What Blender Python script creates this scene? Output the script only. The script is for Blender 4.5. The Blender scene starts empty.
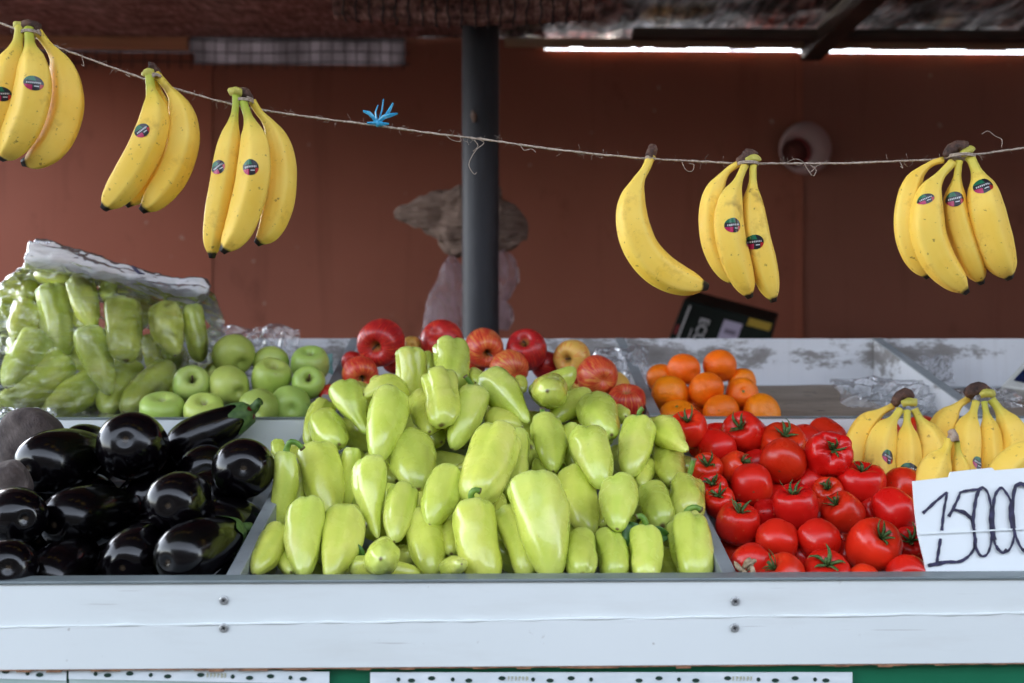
import bpy, bmesh, math, random
import numpy as np
from mathutils import Vector, Matrix, noise
from mathutils.bvhtree import BVHTree

SC = bpy.context.scene
COL = SC.collection
R = math.radians
PI = math.pi

# ------------------------------------------------------------------ camera
ZC = 1.35                                   # lens height above the ground
F = 995.0                                   # focal length in pixels (35 mm)
YAW = math.atan(21 / F)
CAM = Vector((0, 0, ZC))
FWD = Vector((math.sin(YAW), math.cos(YAW), 0))
RGT = Vector((math.cos(YAW), -math.sin(YAW), 0))
UP = Vector((0, 0, 1))

def ray(px, py):
    d = FWD + RGT * ((px - 512) / F) - UP * ((py - 341.5) / F)
    return d / d.y

def at(px, py, Y):
    return CAM + ray(px, py) * Y

def S(Y):                                   # metres per pixel at distance Y
    return Y / F

cam_d = bpy.data.cameras.new('camera')
cam = bpy.data.objects.new('camera', cam_d)
COL.objects.link(cam)
cam.location = CAM
cam.rotation_euler = (R(90), 0, -YAW)
cam_d.sensor_width = 36
cam_d.lens = F / 1024 * 36
cam_d.clip_start = 0.02
cam_d.clip_end = 500
cam_d.dof.use_dof = True
cam_d.dof.focus_distance = 1.2
cam_d.dof.aperture_fstop = 4.0
SC.camera = cam

# ------------------------------------------------------------------ tagging
def tag(o, label=None, cat=None, group=None, kind=None):
    if label: o['label'] = label
    if cat: o['category'] = cat
    if group: o['group'] = group
    if kind: o['kind'] = kind
    return o

def empty(name, loc, label, cat, group=None):
    o = bpy.data.objects.new(name, None)
    o.empty_display_size = 0.05
    COL.objects.link(o)
    o.location = loc
    return tag(o, label, cat, group)

def mesh_obj(name, verts, faces, mat, parent=None, smooth=True, attr=None, mw=None):
    me = bpy.data.meshes.new(name)
    me.from_pydata([tuple(v) for v in verts], [], faces)
    if smooth:
        me.polygons.foreach_set('use_smooth', [True] * len(me.polygons))
    if mat is not None:
        for m in (mat if isinstance(mat, (list, tuple)) else [mat]):
            me.materials.append(m)
    if attr:
        for k, vals in attr.items():
            a = me.attributes.new(k, 'FLOAT', 'POINT')
            a.data.foreach_set('value', [float(v) for v in vals])
    me.update()
    o = bpy.data.objects.new(name, me)
    COL.objects.link(o)
    if mw is not None:
        o.matrix_world = mw
    if parent is not None:
        o.parent = parent
        # children are written in world coordinates unless the parent carries them
    return o

class MB:
    """collects simple solids in world coordinates, links them as one mesh"""
    def __init__(s):
        s.v, s.f = [], []
    def add(s, verts, faces):
        n = len(s.v)
        s.v += [Vector(v) for v in verts]
        s.f += [tuple(i + n for i in f) for f in faces]
    def hexa(s, p):                         # 8 points: bottom loop 0-3, top loop 4-7
        s.add(p, [(3, 2, 1, 0), (4, 5, 6, 7), (0, 1, 5, 4), (1, 2, 6, 5), (2, 3, 7, 6), (3, 0, 4, 7)])
    def box(s, x0, x1, y0, y1, z0, z1):
        s.hexa([(x0, y0, z0), (x1, y0, z0), (x1, y1, z0), (x0, y1, z0),
                (x0, y0, z1), (x1, y0, z1), (x1, y1, z1), (x0, y1, z1)])
    def tube(s, pts, rad, seg=8):
        pts = [Vector(p) for p in pts]
        n = len(pts)
        if not hasattr(rad, '__len__'):
            rad = [rad] * n
        vs, fs = [], []
        prev = None
        for i, p in enumerate(pts):
            t = (pts[min(i + 1, n - 1)] - pts[max(i - 1, 0)]).normalized()
            if prev is None:
                a = t.orthogonal().normalized()
            else:
                a = (prev - t * prev.dot(t)).normalized()
            prev = a
            b = t.cross(a)
            for k in range(seg):
                th = 2 * PI * k / seg
                vs.append(p + (a * math.cos(th) + b * math.sin(th)) * rad[i])
        for i in range(n - 1):
            for k in range(seg):
                k2 = (k + 1) % seg
                fs.append((i * seg + k, i * seg + k2, (i + 1) * seg + k2, (i + 1) * seg + k))
        fs.append(tuple(range(seg - 1, -1, -1)))
        fs.append(tuple((n - 1) * seg + k for k in range(seg)))
        s.add(vs, fs)
    def build(s, name, mat, parent=None, smooth=False, bevel=0, origin=None):
        org = Vector(origin) if origin is not None else None
        vs = s.v
        mw = None
        if parent is not None:
            inv = parent.matrix_basis.inverted()
            pp = parent.parent
            if pp is not None:
                inv = (pp.matrix_basis @ parent.matrix_basis).inverted()
            vs = [inv @ v for v in vs]
        elif org is not None:
            vs = [v - org for v in vs]
            mw = Matrix.Translation(org)
        o = mesh_obj(name, vs, s.f, mat, parent, smooth, mw=mw)
        if bevel:
            m = o.modifiers.new('bevel', 'BEVEL')
            m.width = bevel
            m.segments = 2
            m.limit_method = 'ANGLE'
        return o

# ------------------------------------------------------------------ materials
class NT:
    def __init__(s, name):
        s.m = bpy.data.materials.new(name)
        s.m.use_nodes = True
        s.t = s.m.node_tree
        s.t.nodes.clear()
        s.out = s.n('ShaderNodeOutputMaterial')
        s.p = None
    def n(s, typ, **kw):
        nd = s.t.nodes.new(typ)
        for k, v in kw.items():
            setattr(nd, k, v)
        return nd
    def link(s, a, b):
        s.t.links.new(a, b)
    def setin(s, sock, v):
        if hasattr(v, 'is_output') or isinstance(v, bpy.types.NodeSocket):
            s.link(v, sock)
        elif isinstance(v, (tuple, list)) and len(v) == 3 and sock.type == 'RGBA':
            sock.default_value = (*v, 1)
        else:
            sock.default_value = v
    def principled(s, **kw):
        p = s.n('ShaderNodeBsdfPrincipled')
        for k, v in kw.items():
            s.setin(p.inputs[k.replace('_', ' ')], v)
        s.p = p
        s.link(p.outputs[0], s.out.inputs[0])
        return p
    def obj(s):
        return s.n('ShaderNodeTexCoord').outputs['Object']
    def rnd(s):
        return s.n('ShaderNodeObjectInfo').outputs['Random']
    def attr(s, nm):
        return s.n('ShaderNodeAttribute', attribute_name=nm).outputs['Fac']
    def mapping(s, vec, scale=(1, 1, 1), rot=(0, 0, 0), loc=None):
        m = s.n('ShaderNodeMapping')
        s.link(vec, m.inputs['Vector'])
        m.inputs['Scale'].default_value = scale
        m.inputs['Rotation'].default_value = rot
        if loc is not None:
            s.setin(m.inputs['Location'], loc)
        return m.outputs[0]
    def noise(s, vec, scale=5, detail=3, rough=0.5, dist=0):
        n = s.n('ShaderNodeTexNoise')
        s.link(vec, n.inputs['Vector'])
        n.inputs['Scale'].default_value = scale
        n.inputs['Detail'].default_value = detail
        n.inputs['Roughness'].default_value = rough
        n.inputs['Distortion'].default_value = dist
        return n.outputs['Fac']
    def shift(s, vec, amount=37.0):         # a different piece of noise for every object
        c = s.n('ShaderNodeVectorMath', operation='ADD')
        m = s.math('MULTIPLY', s.rnd(), amount)
        s.link(vec, c.inputs[0])
        s.link(m, c.inputs[1])
        return c.outputs[0]
    def ramp(s, fac, stops, interp='LINEAR'):
        r = s.n('ShaderNodeValToRGB')
        r.color_ramp.interpolation = interp
        e = r.color_ramp.elements
        while len(e) < len(stops):
            e.new(0.5)
        for i, (p, c) in enumerate(stops):
            e[i].position = p
            if not hasattr(c, '__len__'):
                c = (c, c, c)
            e[i].color = (*c, 1)
        s.link(fac, r.inputs[0])
        return r.outputs[0]
    def mix(s, f, a, b, blend='MIX'):
        m = s.n('ShaderNodeMix', data_type='RGBA', blend_type=blend)
        s.setin(m.inputs[0], f)
        s.setin(m.inputs[6], a)
        s.setin(m.inputs[7], b)
        return m.outputs[2]
    def math(s, op, a, b=0.0, c=None, clamp=False):
        m = s.n('ShaderNodeMath', operation=op, use_clamp=clamp)
        s.setin(m.inputs[0], a)
        s.setin(m.inputs[1], b)
        if c is not None:
            s.setin(m.inputs[2], c)
        return m.outputs[0]
    def bump(s, h, strength=0.2, dist=0.01):
        b = s.n('ShaderNodeBump')
        b.inputs['Strength'].default_value = strength
        b.inputs['Distance'].default_value = dist
        s.link(h, b.inputs['Height'])
        s.link(b.outputs[0], s.p.inputs['Normal'])
        return b.outputs[0]
    def hsv(s, col, h=0.5, sat=1.0, v=1.0):
        n = s.n('ShaderNodeHueSaturation')
        s.setin(n.inputs['Hue'], h)
        s.setin(n.inputs['Saturation'], sat)
        s.setin(n.inputs['Value'], v)
        s.link(col, n.inputs['Color'])
        return n.outputs[0]
    def xyz(s, vec):
        n = s.n('ShaderNodeSeparateXYZ')
        s.link(vec, n.inputs[0])
        return n.outputs

MAT = {}
def mk(name):
    def deco(fn):
        t = NT(name)
        fn(t)
        MAT[name] = t.m
        return fn
    return deco

@mk('pepper_skin')
def _(t):
    o = t.shift(t.obj())
    n1 = t.noise(o, 22, 3, 0.55)
    c = t.ramp(n1, [(0.3, (0.47, 0.53, 0.070)), (0.55, (0.55, 0.59, 0.105)), (0.75, (0.63, 0.63, 0.16))])
    tt = t.attr('t')
    pale = t.ramp(tt, [(0.0, 0.8), (0.16, 0.1), (0.8, 0.0), (1.0, 0.45)])
    c = t.mix(pale, c, (0.52, 0.60, 0.17))
    gr = t.attr('groove')
    c = t.mix(t.math('MULTIPLY', gr, 0.35), c, (0.34, 0.48, 0.05))
    r = t.rnd()
    hue = t.math('MULTIPLY_ADD', r, 0.020, 0.490)
    val = t.math('MULTIPLY_ADD', t.math('FRACT', t.math('MULTIPLY', r, 7.31)), 0.26, 1.02)
    c = t.hsv(c, hue, 1.0, val)
    sp = t.ramp(t.noise(o, 210, 1), [(0.74, 0), (0.80, 1)])
    c = t.mix(t.math('MULTIPLY', sp, 0.35), c, (0.25, 0.30, 0.04))
    sc = t.ramp(t.noise(t.mapping(t.shift(t.obj(), 53), (26, 26, 110), rot=(.5, .3, 0)), 1, 3, 0.6), [(0.735, 0.0), (0.755, 1.0)])
    c = t.mix(t.math('MULTIPLY', sc, 0.55), c, (0.34, 0.25, 0.09))
    gp = t.ramp(t.noise(t.shift(t.obj(), 23), 13, 3), [(0.58, 0.0), (0.75, 1.0)])
    c = t.mix(t.math('MULTIPLY', gp, 0.35), c, (0.38, 0.49, 0.06))
    tip = t.ramp(tt, [(0.988, 0.0), (0.996, 1.0)])
    c = t.mix(tip, c, (0.16, 0.12, 0.04))
    rough = t.ramp(t.noise(o, 60, 3), [(0.3, 0.20), (0.7, 0.33)])
    t.principled(Base_Color=c, Roughness=rough, Specular_IOR_Level=0.5, Coat_Weight=0.35, Coat_Roughness=0.13, Subsurface_Weight=0.10, Subsurface_Scale=0.01)
    t.p.inputs['Subsurface Radius'].default_value = (0.8, 1.0, 0.2)
    h = t.math('ADD', t.noise(o, 45, 4, 0.6), t.math('MULTIPLY', t.noise(o, 330, 2), 0.12))
    t.bump(h, 0.22, 0.004)

@mk('green_stem')
def _(t):
    o = t.shift(t.obj())
    tt = t.attr('t')
    c = t.ramp(t.noise(o, 90, 3), [(0.3, (0.08, 0.19, 0.02)), (0.7, (0.20, 0.34, 0.05))])
    c = t.mix(t.ramp(tt, [(0.9, 0), (0.96, 1)]), c, (0.17, 0.12, 0.06))
    t.principled(Base_Color=c, Roughness=0.5)
    t.bump(t.noise(t.mapping(o, (260, 260, 60)), 1, 3), 0.4, 0.002)

@mk('tomato_skin')
def _(t):
    o = t.shift(t.obj())
    n1 = t.noise(o, 14, 2)
    c = t.ramp(n1, [(0.3, (0.58, 0.014, 0.005)), (0.6, (0.68, 0.023, 0.007)), (0.8, (0.76, 0.055, 0.011))])
    tt = t.attr('t')
    c = t.mix(t.ramp(tt, [(0.0, 0.5), (0.10, 0.0)]), c, (0.50, 0.10, 0.02))
    r = t.rnd()
    c = t.hsv(c, t.math('MULTIPLY_ADD', r, 0.007, 0.497), 1.0, t.math('MULTIPLY_ADD', t.math('FRACT', t.math('MULTIPLY', r, 5.7)), 0.22, 0.86))
    sp = t.ramp(t.noise(o, 190, 1), [(0.73, 0), (0.78, 1)])
    c = t.mix(t.math('MULTIPLY', sp, 0.4), c, (0.62, 0.22, 0.09))
    tip = t.ramp(tt, [(0.984, 0.0), (0.994, 1.0)])
    c = t.mix(tip, c, (0.18, 0.08, 0.03))
    t.principled(Base_Color=c, Roughness=t.ramp(t.noise(o, 40, 3), [(0.3, 0.24), (0.7, 0.38)]), Specular_IOR_Level=0.36, Coat_Weight=0.15, Coat_Roughness=0.14, Subsurface_Weight=0.06, Subsurface_Scale=0.006)
    t.bump(t.math('ADD', t.noise(o, 26, 3), t.math('MULTIPLY', t.noise(o, 300, 2), 0.06)), 0.13, 0.006)

@mk('calyx_green')
def _(t):
    o = t.shift(t.obj())
    c = t.ramp(t.noise(o, 120, 3), [(0.3, (0.025, 0.070, 0.012)), (0.7, (0.085, 0.155, 0.035))])
    t.principled(Base_Color=c, Roughness=0.6)
    t.bump(t.noise(o, 400, 2), 0.4, 0.002)

@mk('eggplant_skin')
def _(t):
    o = t.shift(t.obj())
    tt = t.attr('t')
    c = t.ramp(t.noise(o, 9, 3), [(0.35, (0.0010, 0.0007, 0.0012)), (0.75, (0.0022, 0.0012, 0.0022))])
    c = t.mix(t.ramp(tt, [(0.02, 1.0), (0.09, 0.0)]), c, (0.10, 0.012, 0.012))
    g = t.ramp(t.noise(t.shift(t.obj(), 91), 8, 2), [(0.62, 0.0), (0.78, 1.0)])
    c = t.mix(t.math('MULTIPLY', g, 0.6), c, (0.010, 0.014, 0.003))
    tip = t.ramp(tt, [(0.9975, 0.0), (0.999, 1.0)])
    c = t.mix(tip, c, (0.05, 0.035, 0.022))
    t.principled(Base_Color=c, Roughness=t.ramp(t.noise(o, 30, 5, 0.7), [(0.3, 0.11), (0.7, 0.24)]), Specular_IOR_Level=0.42)
    h = t.math('ADD', t.noise(o, 16, 3), t.math('MULTIPLY', t.noise(o, 260, 2), 0.05))
    t.bump(h, 0.10, 0.008)

@mk('beet_skin')
def _(t):
    o = t.shift(t.obj())
    n = t.noise(t.mapping(o, (20, 20, 55)), 1, 5, 0.65)
    c = t.ramp(n, [(0.32, (0.028, 0.016, 0.015)), (0.5, (0.080, 0.058, 0.050)), (0.68, (0.16, 0.125, 0.11))])
    t.principled(Base_Color=c, Roughness=0.8)
    t.bump(t.noise(t.mapping(o, (45, 45, 130)), 1, 6, 0.72), 1.0, 0.008)

@mk('green_apple_skin')
def _(t):
    o = t.shift(t.obj())
    c = t.ramp(t.noise(o, 12, 3), [(0.3, (0.31, 0.48, 0.065)), (0.6, (0.42, 0.55, 0.10)), (0.8, (0.55, 0.60, 0.16))])
    tt = t.attr('t')
    c = t.mix(t.ramp(tt, [(0.04, 0.75), (0.13, 0.0)]), c, (0.20, 0.16, 0.05))
    r = t.rnd()
    c = t.hsv(c, t.math('MULTIPLY_ADD', r, -0.035, 0.51), 0.95, t.math('MULTIPLY_ADD', t.math('FRACT', t.math('MULTIPLY', r, 6.1)), 0.3, 0.85))
    v = t.n('ShaderNodeTexVoronoi')
    t.link(o, v.inputs['Vector'])
    v.inputs['Scale'].default_value = 170
    dots = t.ramp(v.outputs['Distance'], [(0.10, 1.0), (0.2, 0.0)])
    c = t.mix(t.math('MULTIPLY', dots, 0.45), c, (0.50, 0.58, 0.22))
    rs_ = t.ramp(t.noise(t.shift(t.obj(), 19), 34, 5, 0.7), [(0.64, 0.0), (0.70, 1.0)])
    c = t.mix(t.math('MULTIPLY', rs_, 0.5), c, (0.26, 0.20, 0.07))
    t.principled(Base_Color=c, Roughness=t.ramp(t.noise(o, 40, 3), [(0.3, 0.3), (0.7, 0.45)]), Subsurface_Weight=0.05, Subsurface_Scale=0.006)
    t.bump(t.noise(o, 50, 4), 0.12, 0.004)

@mk('red_apple_skin')
def _(t):
    o = t.shift(t.obj())
    ang = t.attr('ang')
    cv = t.n('ShaderNodeCombineXYZ')
    tt = t.attr('t')
    t.setin(cv.inputs[0], t.math('MULTIPLY', ang, 9.0))
    t.setin(cv.inputs[1], t.math('MULTIPLY', tt, 1.3))
    t.setin(cv.inputs[2], t.math('MULTIPLY', t.rnd(), 50))
    st = t.noise(cv.outputs[0], 4.0, 5, 0.62)
    big = t.noise(o, 10, 2)
    f = t.math('ADD', t.math('MULTIPLY', st, 0.85), t.math('MULTIPLY', big, 0.25))
    bias = t.math('MULTIPLY_ADD', t.attr('yel'), 0.35, -0.10)
    f = t.math('ADD', f, bias)
    c = t.ramp(f, [(0.36, (0.36, 0.010, 0.014)), (0.52, (0.58, 0.028, 0.020)), (0.63, (0.70, 0.14, 0.04)), (0.78, (0.74, 0.44, 0.09))])
    c = t.mix(t.ramp(tt, [(0.03, 0.9), (0.14, 0.0)]), c, (0.42, 0.30, 0.08))
    v = t.n('ShaderNodeTexVoronoi')
    t.link(o, v.inputs['Vector'])
    v.inputs['Scale'].default_value = 150
    dots = t.ramp(v.outputs['Distance'], [(0.09, 1.0), (0.18, 0.0)])
    c = t.mix(t.math('MULTIPLY', dots, 0.4), c, (0.55, 0.33, 0.18))
    t.principled(Base_Color=c, Roughness=t.ramp(t.noise(o, 40, 3), [(0.3, 0.28), (0.7, 0.42)]))
    t.bump(t.noise(o, 50, 4), 0.10, 0.004)

@mk('mandarin_skin')
def _(t):
    o = t.shift(t.obj())
    c = t.ramp(t.noise(o, 11, 3), [(0.3, (0.92, 0.17, 0.003)), (0.7, (0.97, 0.24, 0.006))])
    c = t.hsv(c, t.math('MULTIPLY_ADD', t.rnd(), 0.02, 0.49), 1, 1)
    sc = t.ramp(t.noise(t.mapping(o, (50, 50, 18)), 1, 4, 0.7), [(0.70, 0.0), (0.76, 1.0)])
    c = t.mix(t.math('MULTIPLY', sc, 0.6), c, (0.20, 0.07, 0.02))
    tt = t.attr('t')
    c = t.mix(t.ramp(tt, [(0.02, 1.0), (0.035, 0.0)]), c, (0.08, 0.16, 0.03))
    t.principled(Base_Color=c, Roughness=0.36, Subsurface_Weight=0.06, Subsurface_Scale=0.006)
    v = t.n('ShaderNodeTexVoronoi')
    t.link(o, v.inputs['Vector'])
    v.inputs['Scale'].default_value = 420
    t.bump(t.math('ADD', v.outputs['Distance'], t.math('MULTIPLY', t.noise(o, 30, 3), 2.0)), 0.28, 0.0025)

@mk('banana_skin')
def _(t):
    o = t.shift(t.obj())
    tt = t.attr('t')
    n = t.noise(o, 18, 3)
    c = t.ramp(n, [(0.3, (0.86, 0.54, 0.065)), (0.7, (0.92, 0.64, 0.120))])
    ridge = t.attr('ridge')
    c = t.mix(t.math('MULTIPLY', ridge, 0.35), c, (0.92, 0.72, 0.18))
    grn = t.ramp(tt, [(0.0, 1.0), (0.10, 0.85), (0.2, 0.25), (0.3, 0.0)])
    c = t.mix(t.math('MULTIPLY', grn, t.attr('green')), c, (0.34, 0.42, 0.05))
    br = t.ramp(t.noise(t.mapping(o, (1, 1, 1)), 30, 6, 0.72), [(0.56, 0.0), (0.72, 1.0)])
    c = t.mix(t.math('MULTIPLY', br, 0.45), c, (0.40, 0.19, 0.03))
    bz = t.ramp(t.noise(t.shift(t.obj(), 71), 16, 4, 0.6), [(0.66, 0.0), (0.72, 1.0)])
    c = t.mix(t.math('MULTIPLY', bz, 0.5), c, (0.26, 0.12, 0.03))
    sp = t.ramp(t.noise(o, 140, 3, 0.6), [(0.65, 0.0), (0.71, 1.0)])
    c = t.mix(t.math('MULTIPLY', sp, 0.65), c, (0.17, 0.08, 0.025))
    tip = t.math('ADD', tt, t.math('MULTIPLY', t.math('SUBTRACT', t.noise(o, 120, 2), 0.5), 0.03))
    c = t.mix(t.ramp(tip, [(0.955, 0.0), (0.972, 1.0)]), c, (0.018, 0.014, 0.012))
    t.principled(Base_Color=c, Roughness=t.ramp(t.noise(o, 60, 3), [(0.3, 0.46), (0.7, 0.62)]), Specular_IOR_Level=0.28, Subsurface_Weight=0.05, Subsurface_Scale=0.006)
    t.bump(t.noise(o, 70, 5, 0.6), 0.16, 0.003)

@mk('banana_crown')
def _(t):
    o = t.shift(t.obj())
    c = t.ramp(t.noise(o, 90, 4, 0.6), [(0.3, (0.022, 0.011, 0.008)), (0.55, (0.09, 0.04, 0.026)), (0.75, (0.17, 0.09, 0.05))])
    t.principled(Base_Color=c, Roughness=0.75)
    t.bump(t.noise(o, 220, 4), 0.7, 0.004)

@mk('banana_cut')
def _(t):
    o = t.shift(t.obj())
    c = t.ramp(t.noise(o, 160, 3), [(0.3, (0.40, 0.36, 0.05)), (0.7, (0.56, 0.50, 0.10))])
    t.principled(Base_Color=c, Roughness=0.6)

@mk('pale_cut')
def _(t):
    o = t.shift(t.obj())
    c = t.ramp(t.noise(o, 160, 3), [(0.3, (0.22, 0.14, 0.09)), (0.7, (0.46, 0.36, 0.27))])
    t.principled(Base_Color=c, Roughness=0.8)

@mk('sticker_print')
def _(t):
    u = t.attr('u'); v = t.attr('v')
    o = t.obj()
    c = (0.012, 0.012, 0.016)
    grn = t.math('MULTIPLY', t.math('GREATER_THAN', v, 0.34), t.math('LESS_THAN', t.math('ADD', u, t.math('MULTIPLY', v, 0.4)), 0.40))
    c = t.mix(grn, c, (0.008, 0.13, 0.06))
    mag = t.math('MULTIPLY', t.math('LESS_THAN', v, -0.26), t.math('LESS_THAN', u, -0.10))
    c = t.mix(mag, c, (0.42, 0.008, 0.08))
    red = t.math('MULTIPLY', t.math('LESS_THAN', v, -0.05), t.math('GREATER_THAN', u, 0.62))
    c = t.mix(red, c, (0.40, 0.012, 0.012))
    # a slanted band of white letter strokes
    w = t.math('ADD', v, t.math('MULTIPLY', u, -0.12))
    band = t.math('LESS_THAN', t.math('ABSOLUTE', t.math('SUBTRACT', w, 0.06)), 0.11)
    let = t.math('GREATER_THAN', t.math('FRACT', t.math('MULTIPLY', u, 5.2)), 0.38)
    ins = t.math('LESS_THAN', t.math('ABSOLUTE', u), 0.72)
    c = t.mix(t.math('MULTIPLY', t.math('MULTIPLY', band, let), ins), c, (0.55, 0.55, 0.55))
    b2 = t.math('LESS_THAN', t.math('ABSOLUTE', t.math('ADD', w, 0.42)), 0.06)
    in2 = t.math('MULTIPLY', t.math('GREATER_THAN', u, 0.08), t.math('LESS_THAN', u, 0.55))
    c = t.mix(t.math('MULTIPLY', b2, in2), c, (0.6, 0.6, 0.6))
    t.principled(Base_Color=c, Roughness=0.3)

@mk('white_board')
def _(t):
    o = t.obj()
    c = t.ramp(t.noise(o, 3, 4), [(0.3, (0.66, 0.70, 0.69)), (0.7, (0.73, 0.765, 0.755))])
    sp = t.ramp(t.noise(t.mapping(o, (1, 1, 1)), 70, 2), [(0.745, 0), (0.775, 1)])
    c = t.mix(t.math('MULTIPLY', sp, 0.55), c, (0.30, 0.28, 0.25))
    dust = t.ramp(t.noise(t.mapping(o, (4, 4, 22)), 1, 5, 0.65), [(0.52, 0.0), (0.8, 1.0)])
    c = t.mix(t.math('MULTIPLY', dust, 0.28), c, (0.46, 0.44, 0.40))
    sc_ = t.ramp(t.noise(t.mapping(o, (7, 7, 260), rot=(0, .06, 0)), 1, 3, 0.6), [(0.70, 0.0), (0.73, 1.0)])
    c = t.mix(t.math('MULTIPLY', sc_, 0.5), c, (0.38, 0.37, 0.35))
    st_ = t.ramp(t.noise(t.mapping(o, (30, 30, 30)), 1, 6, 0.75), [(0.66, 0.0), (0.72, 1.0)])
    c = t.mix(t.math('MULTIPLY', st_, 0.4), c, (0.33, 0.30, 0.26))
    t.principled(Base_Color=c, Roughness=0.38)
    t.bump(t.noise(o, 6, 3), 0.05, 0.01)

@mk('dirty_board')
def _(t):
    o = t.obj()
    z = t.xyz(t.n('ShaderNodeTexCoord').outputs['Generated'])[2]                              # 0 at the foot of the board, 1 at its top edge
    c = t.ramp(t.noise(o, 5, 4), [(0.3, (0.60, 0.60, 0.62)), (0.7, (0.70, 0.70, 0.72))])
    n = t.noise(t.mapping(o, (16, 16, 34)), 1, 8, 0.72)
    patch = t.noise(t.mapping(o, (4.5, 4.5, 2)), 1, 2)
    m = t.math('ADD', n, t.math('MULTIPLY', t.math('SUBTRACT', patch, 0.5), 0.9))
    m = t.math('ADD', m, t.math('MULTIPLY_ADD', t.ramp(z, [(0.2, 0.0), (0.5, 0.55), (0.75, 1.0), (0.95, 0.6)]), 0.22, -0.16))
    d = t.ramp(m, [(0.52, 0.0), (0.62, 0.85), (0.8, 1.0)])
    c = t.mix(t.math('MULTIPLY', d, 0.85), c, (0.12, 0.095, 0.075))
    streak = t.ramp(t.noise(t.mapping(o, (60, 60, 3)), 1, 3), [(0.55, 0.0), (0.8, 1.0)])
    c = t.mix(t.math('MULTIPLY', streak, 0.25), c, (0.36, 0.33, 0.30))
    t.principled(Base_Color=c, Roughness=0.5)
    t.bump(m, 0.15, 0.004)

@mk('tray_grey')
def _(t):
    o = t.obj()
    c = t.ramp(t.noise(o, 12, 5, 0.6), [(0.3, (0.20, 0.22, 0.23)), (0.7, (0.30, 0.32, 0.33))])
    d = t.ramp(t.noise(o, 60, 4, 0.7), [(0.58, 0.0), (0.72, 1.0)])
    c = t.mix(t.math('MULTIPLY', d, 0.4), c, (0.09, 0.08, 0.07))
    t.principled(Base_Color=c, Roughness=0.5)
    t.bump(t.noise(o, 50, 4), 0.1, 0.003)

@mk('edge_trim')
def _(t):
    o = t.obj()
    c = t.ramp(t.noise(t.mapping(o, (14, 40, 40)), 1, 4), [(0.3, (0.13, 0.16, 0.165)), (0.7, (0.20, 0.235, 0.24))])
    t.principled(Base_Color=c, Roughness=0.42)

@mk('raw_chip_edge')
def _(t):
    o = t.obj()
    c = t.ramp(t.noise(o, 90, 4), [(0.3, (0.12, 0.055, 0.03)), (0.7, (0.34, 0.17, 0.09))])
    t.principled(Base_Color=c, Roughness=0.85)

@mk('green_panel')
def _(t):
    o = t.obj()
    c = t.ramp(t.noise(o, 7, 4), [(0.3, (0.005, 0.12, 0.055)), (0.7, (0.009, 0.16, 0.075))])
    t.principled(Base_Color=c, Roughness=0.4)

@mk('sleeve_plastic')
def _(t):
    o = t.obj()
    c = t.ramp(t.noise(t.mapping(o, (30, 30, 90)), 1, 4), [(0.3, (0.60, 0.66, 0.68)), (0.7, (0.74, 0.78, 0.80))])
    t.principled(Base_Color=c, Roughness=0.3)
    t.bump(t.noise(o, 40, 3), 0.15, 0.003)

@mk('sleeve_body')
def _(t):
    o = t.obj()
    c = t.ramp(t.noise(o, 20, 3), [(0.3, (0.30, 0.40, 0.37)), (0.7, (0.40, 0.49, 0.46))])
    t.principled(Base_Color=c, Roughness=0.28)
    t.bump(t.noise(o, 25, 3), 0.2, 0.004)

@mk('hole_dark')
def _(t):
    t.principled(Base_Color=(0.004, 0.028, 0.018), Roughness=0.7)

@mk('faded_print')
def _(t):
    t.principled(Base_Color=(0.42, 0.42, 0.30), Roughness=0.6)

@mk('screw_steel')
def _(t):
    o = t.obj()
    c = t.ramp(t.noise(o, 700, 3), [(0.3, (0.30, 0.31, 0.31)), (0.7, (0.60, 0.61, 0.61))])
    t.principled(Base_Color=c, Roughness=0.35, Metallic=0.6)

@mk('dark_recess')
def _(t):
    t.principled(Base_Color=(0.01, 0.01, 0.01), Roughness=0.8)

@mk('wall_paint')
def _(t):
    o = t.obj()
    c = t.ramp(t.noise(o, 1.3, 4), [(0.3, (0.35, 0.112, 0.070)), (0.7, (0.44, 0.145, 0.093))])
    d = t.ramp(t.noise(t.mapping(o, (5, 5, 3)), 1, 6, 0.68), [(0.60, 0.0), (0.72, 1.0)])
    c = t.mix(t.math('MULTIPLY', d, 0.4), c, (0.16, 0.048, 0.032))
    dr = t.ramp(t.noise(t.mapping(o, (9, 9, .7)), 1, 5, 0.6), [(0.56, 0.0), (0.75, 1.0)])
    c = t.mix(t.math('MULTIPLY', dr, 0.35), c, (0.17, 0.055, 0.038))
    sp = t.ramp(t.noise(o, 24, 1), [(0.76, 0), (0.78, 1)])
    c = t.mix(t.math('MULTIPLY', sp, 0.5), c, (0.55, 0.42, 0.36))
    t.principled(Base_Color=c, Roughness=0.55, Specular_IOR_Level=0.2)
    t.bump(t.noise(o, 7, 3), 0.08, 0.02)

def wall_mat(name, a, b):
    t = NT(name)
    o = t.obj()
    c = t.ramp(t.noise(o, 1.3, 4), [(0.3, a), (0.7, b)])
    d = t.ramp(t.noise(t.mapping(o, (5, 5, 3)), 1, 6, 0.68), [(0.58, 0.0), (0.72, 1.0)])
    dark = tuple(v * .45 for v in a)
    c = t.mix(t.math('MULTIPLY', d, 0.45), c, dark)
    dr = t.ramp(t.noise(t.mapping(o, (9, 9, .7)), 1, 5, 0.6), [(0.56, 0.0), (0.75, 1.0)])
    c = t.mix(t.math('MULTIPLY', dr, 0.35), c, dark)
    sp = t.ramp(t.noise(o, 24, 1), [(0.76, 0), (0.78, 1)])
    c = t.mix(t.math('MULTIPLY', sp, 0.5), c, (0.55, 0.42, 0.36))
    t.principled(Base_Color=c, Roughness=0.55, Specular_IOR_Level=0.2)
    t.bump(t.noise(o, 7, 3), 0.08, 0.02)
    MAT[name] = t.m
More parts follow.
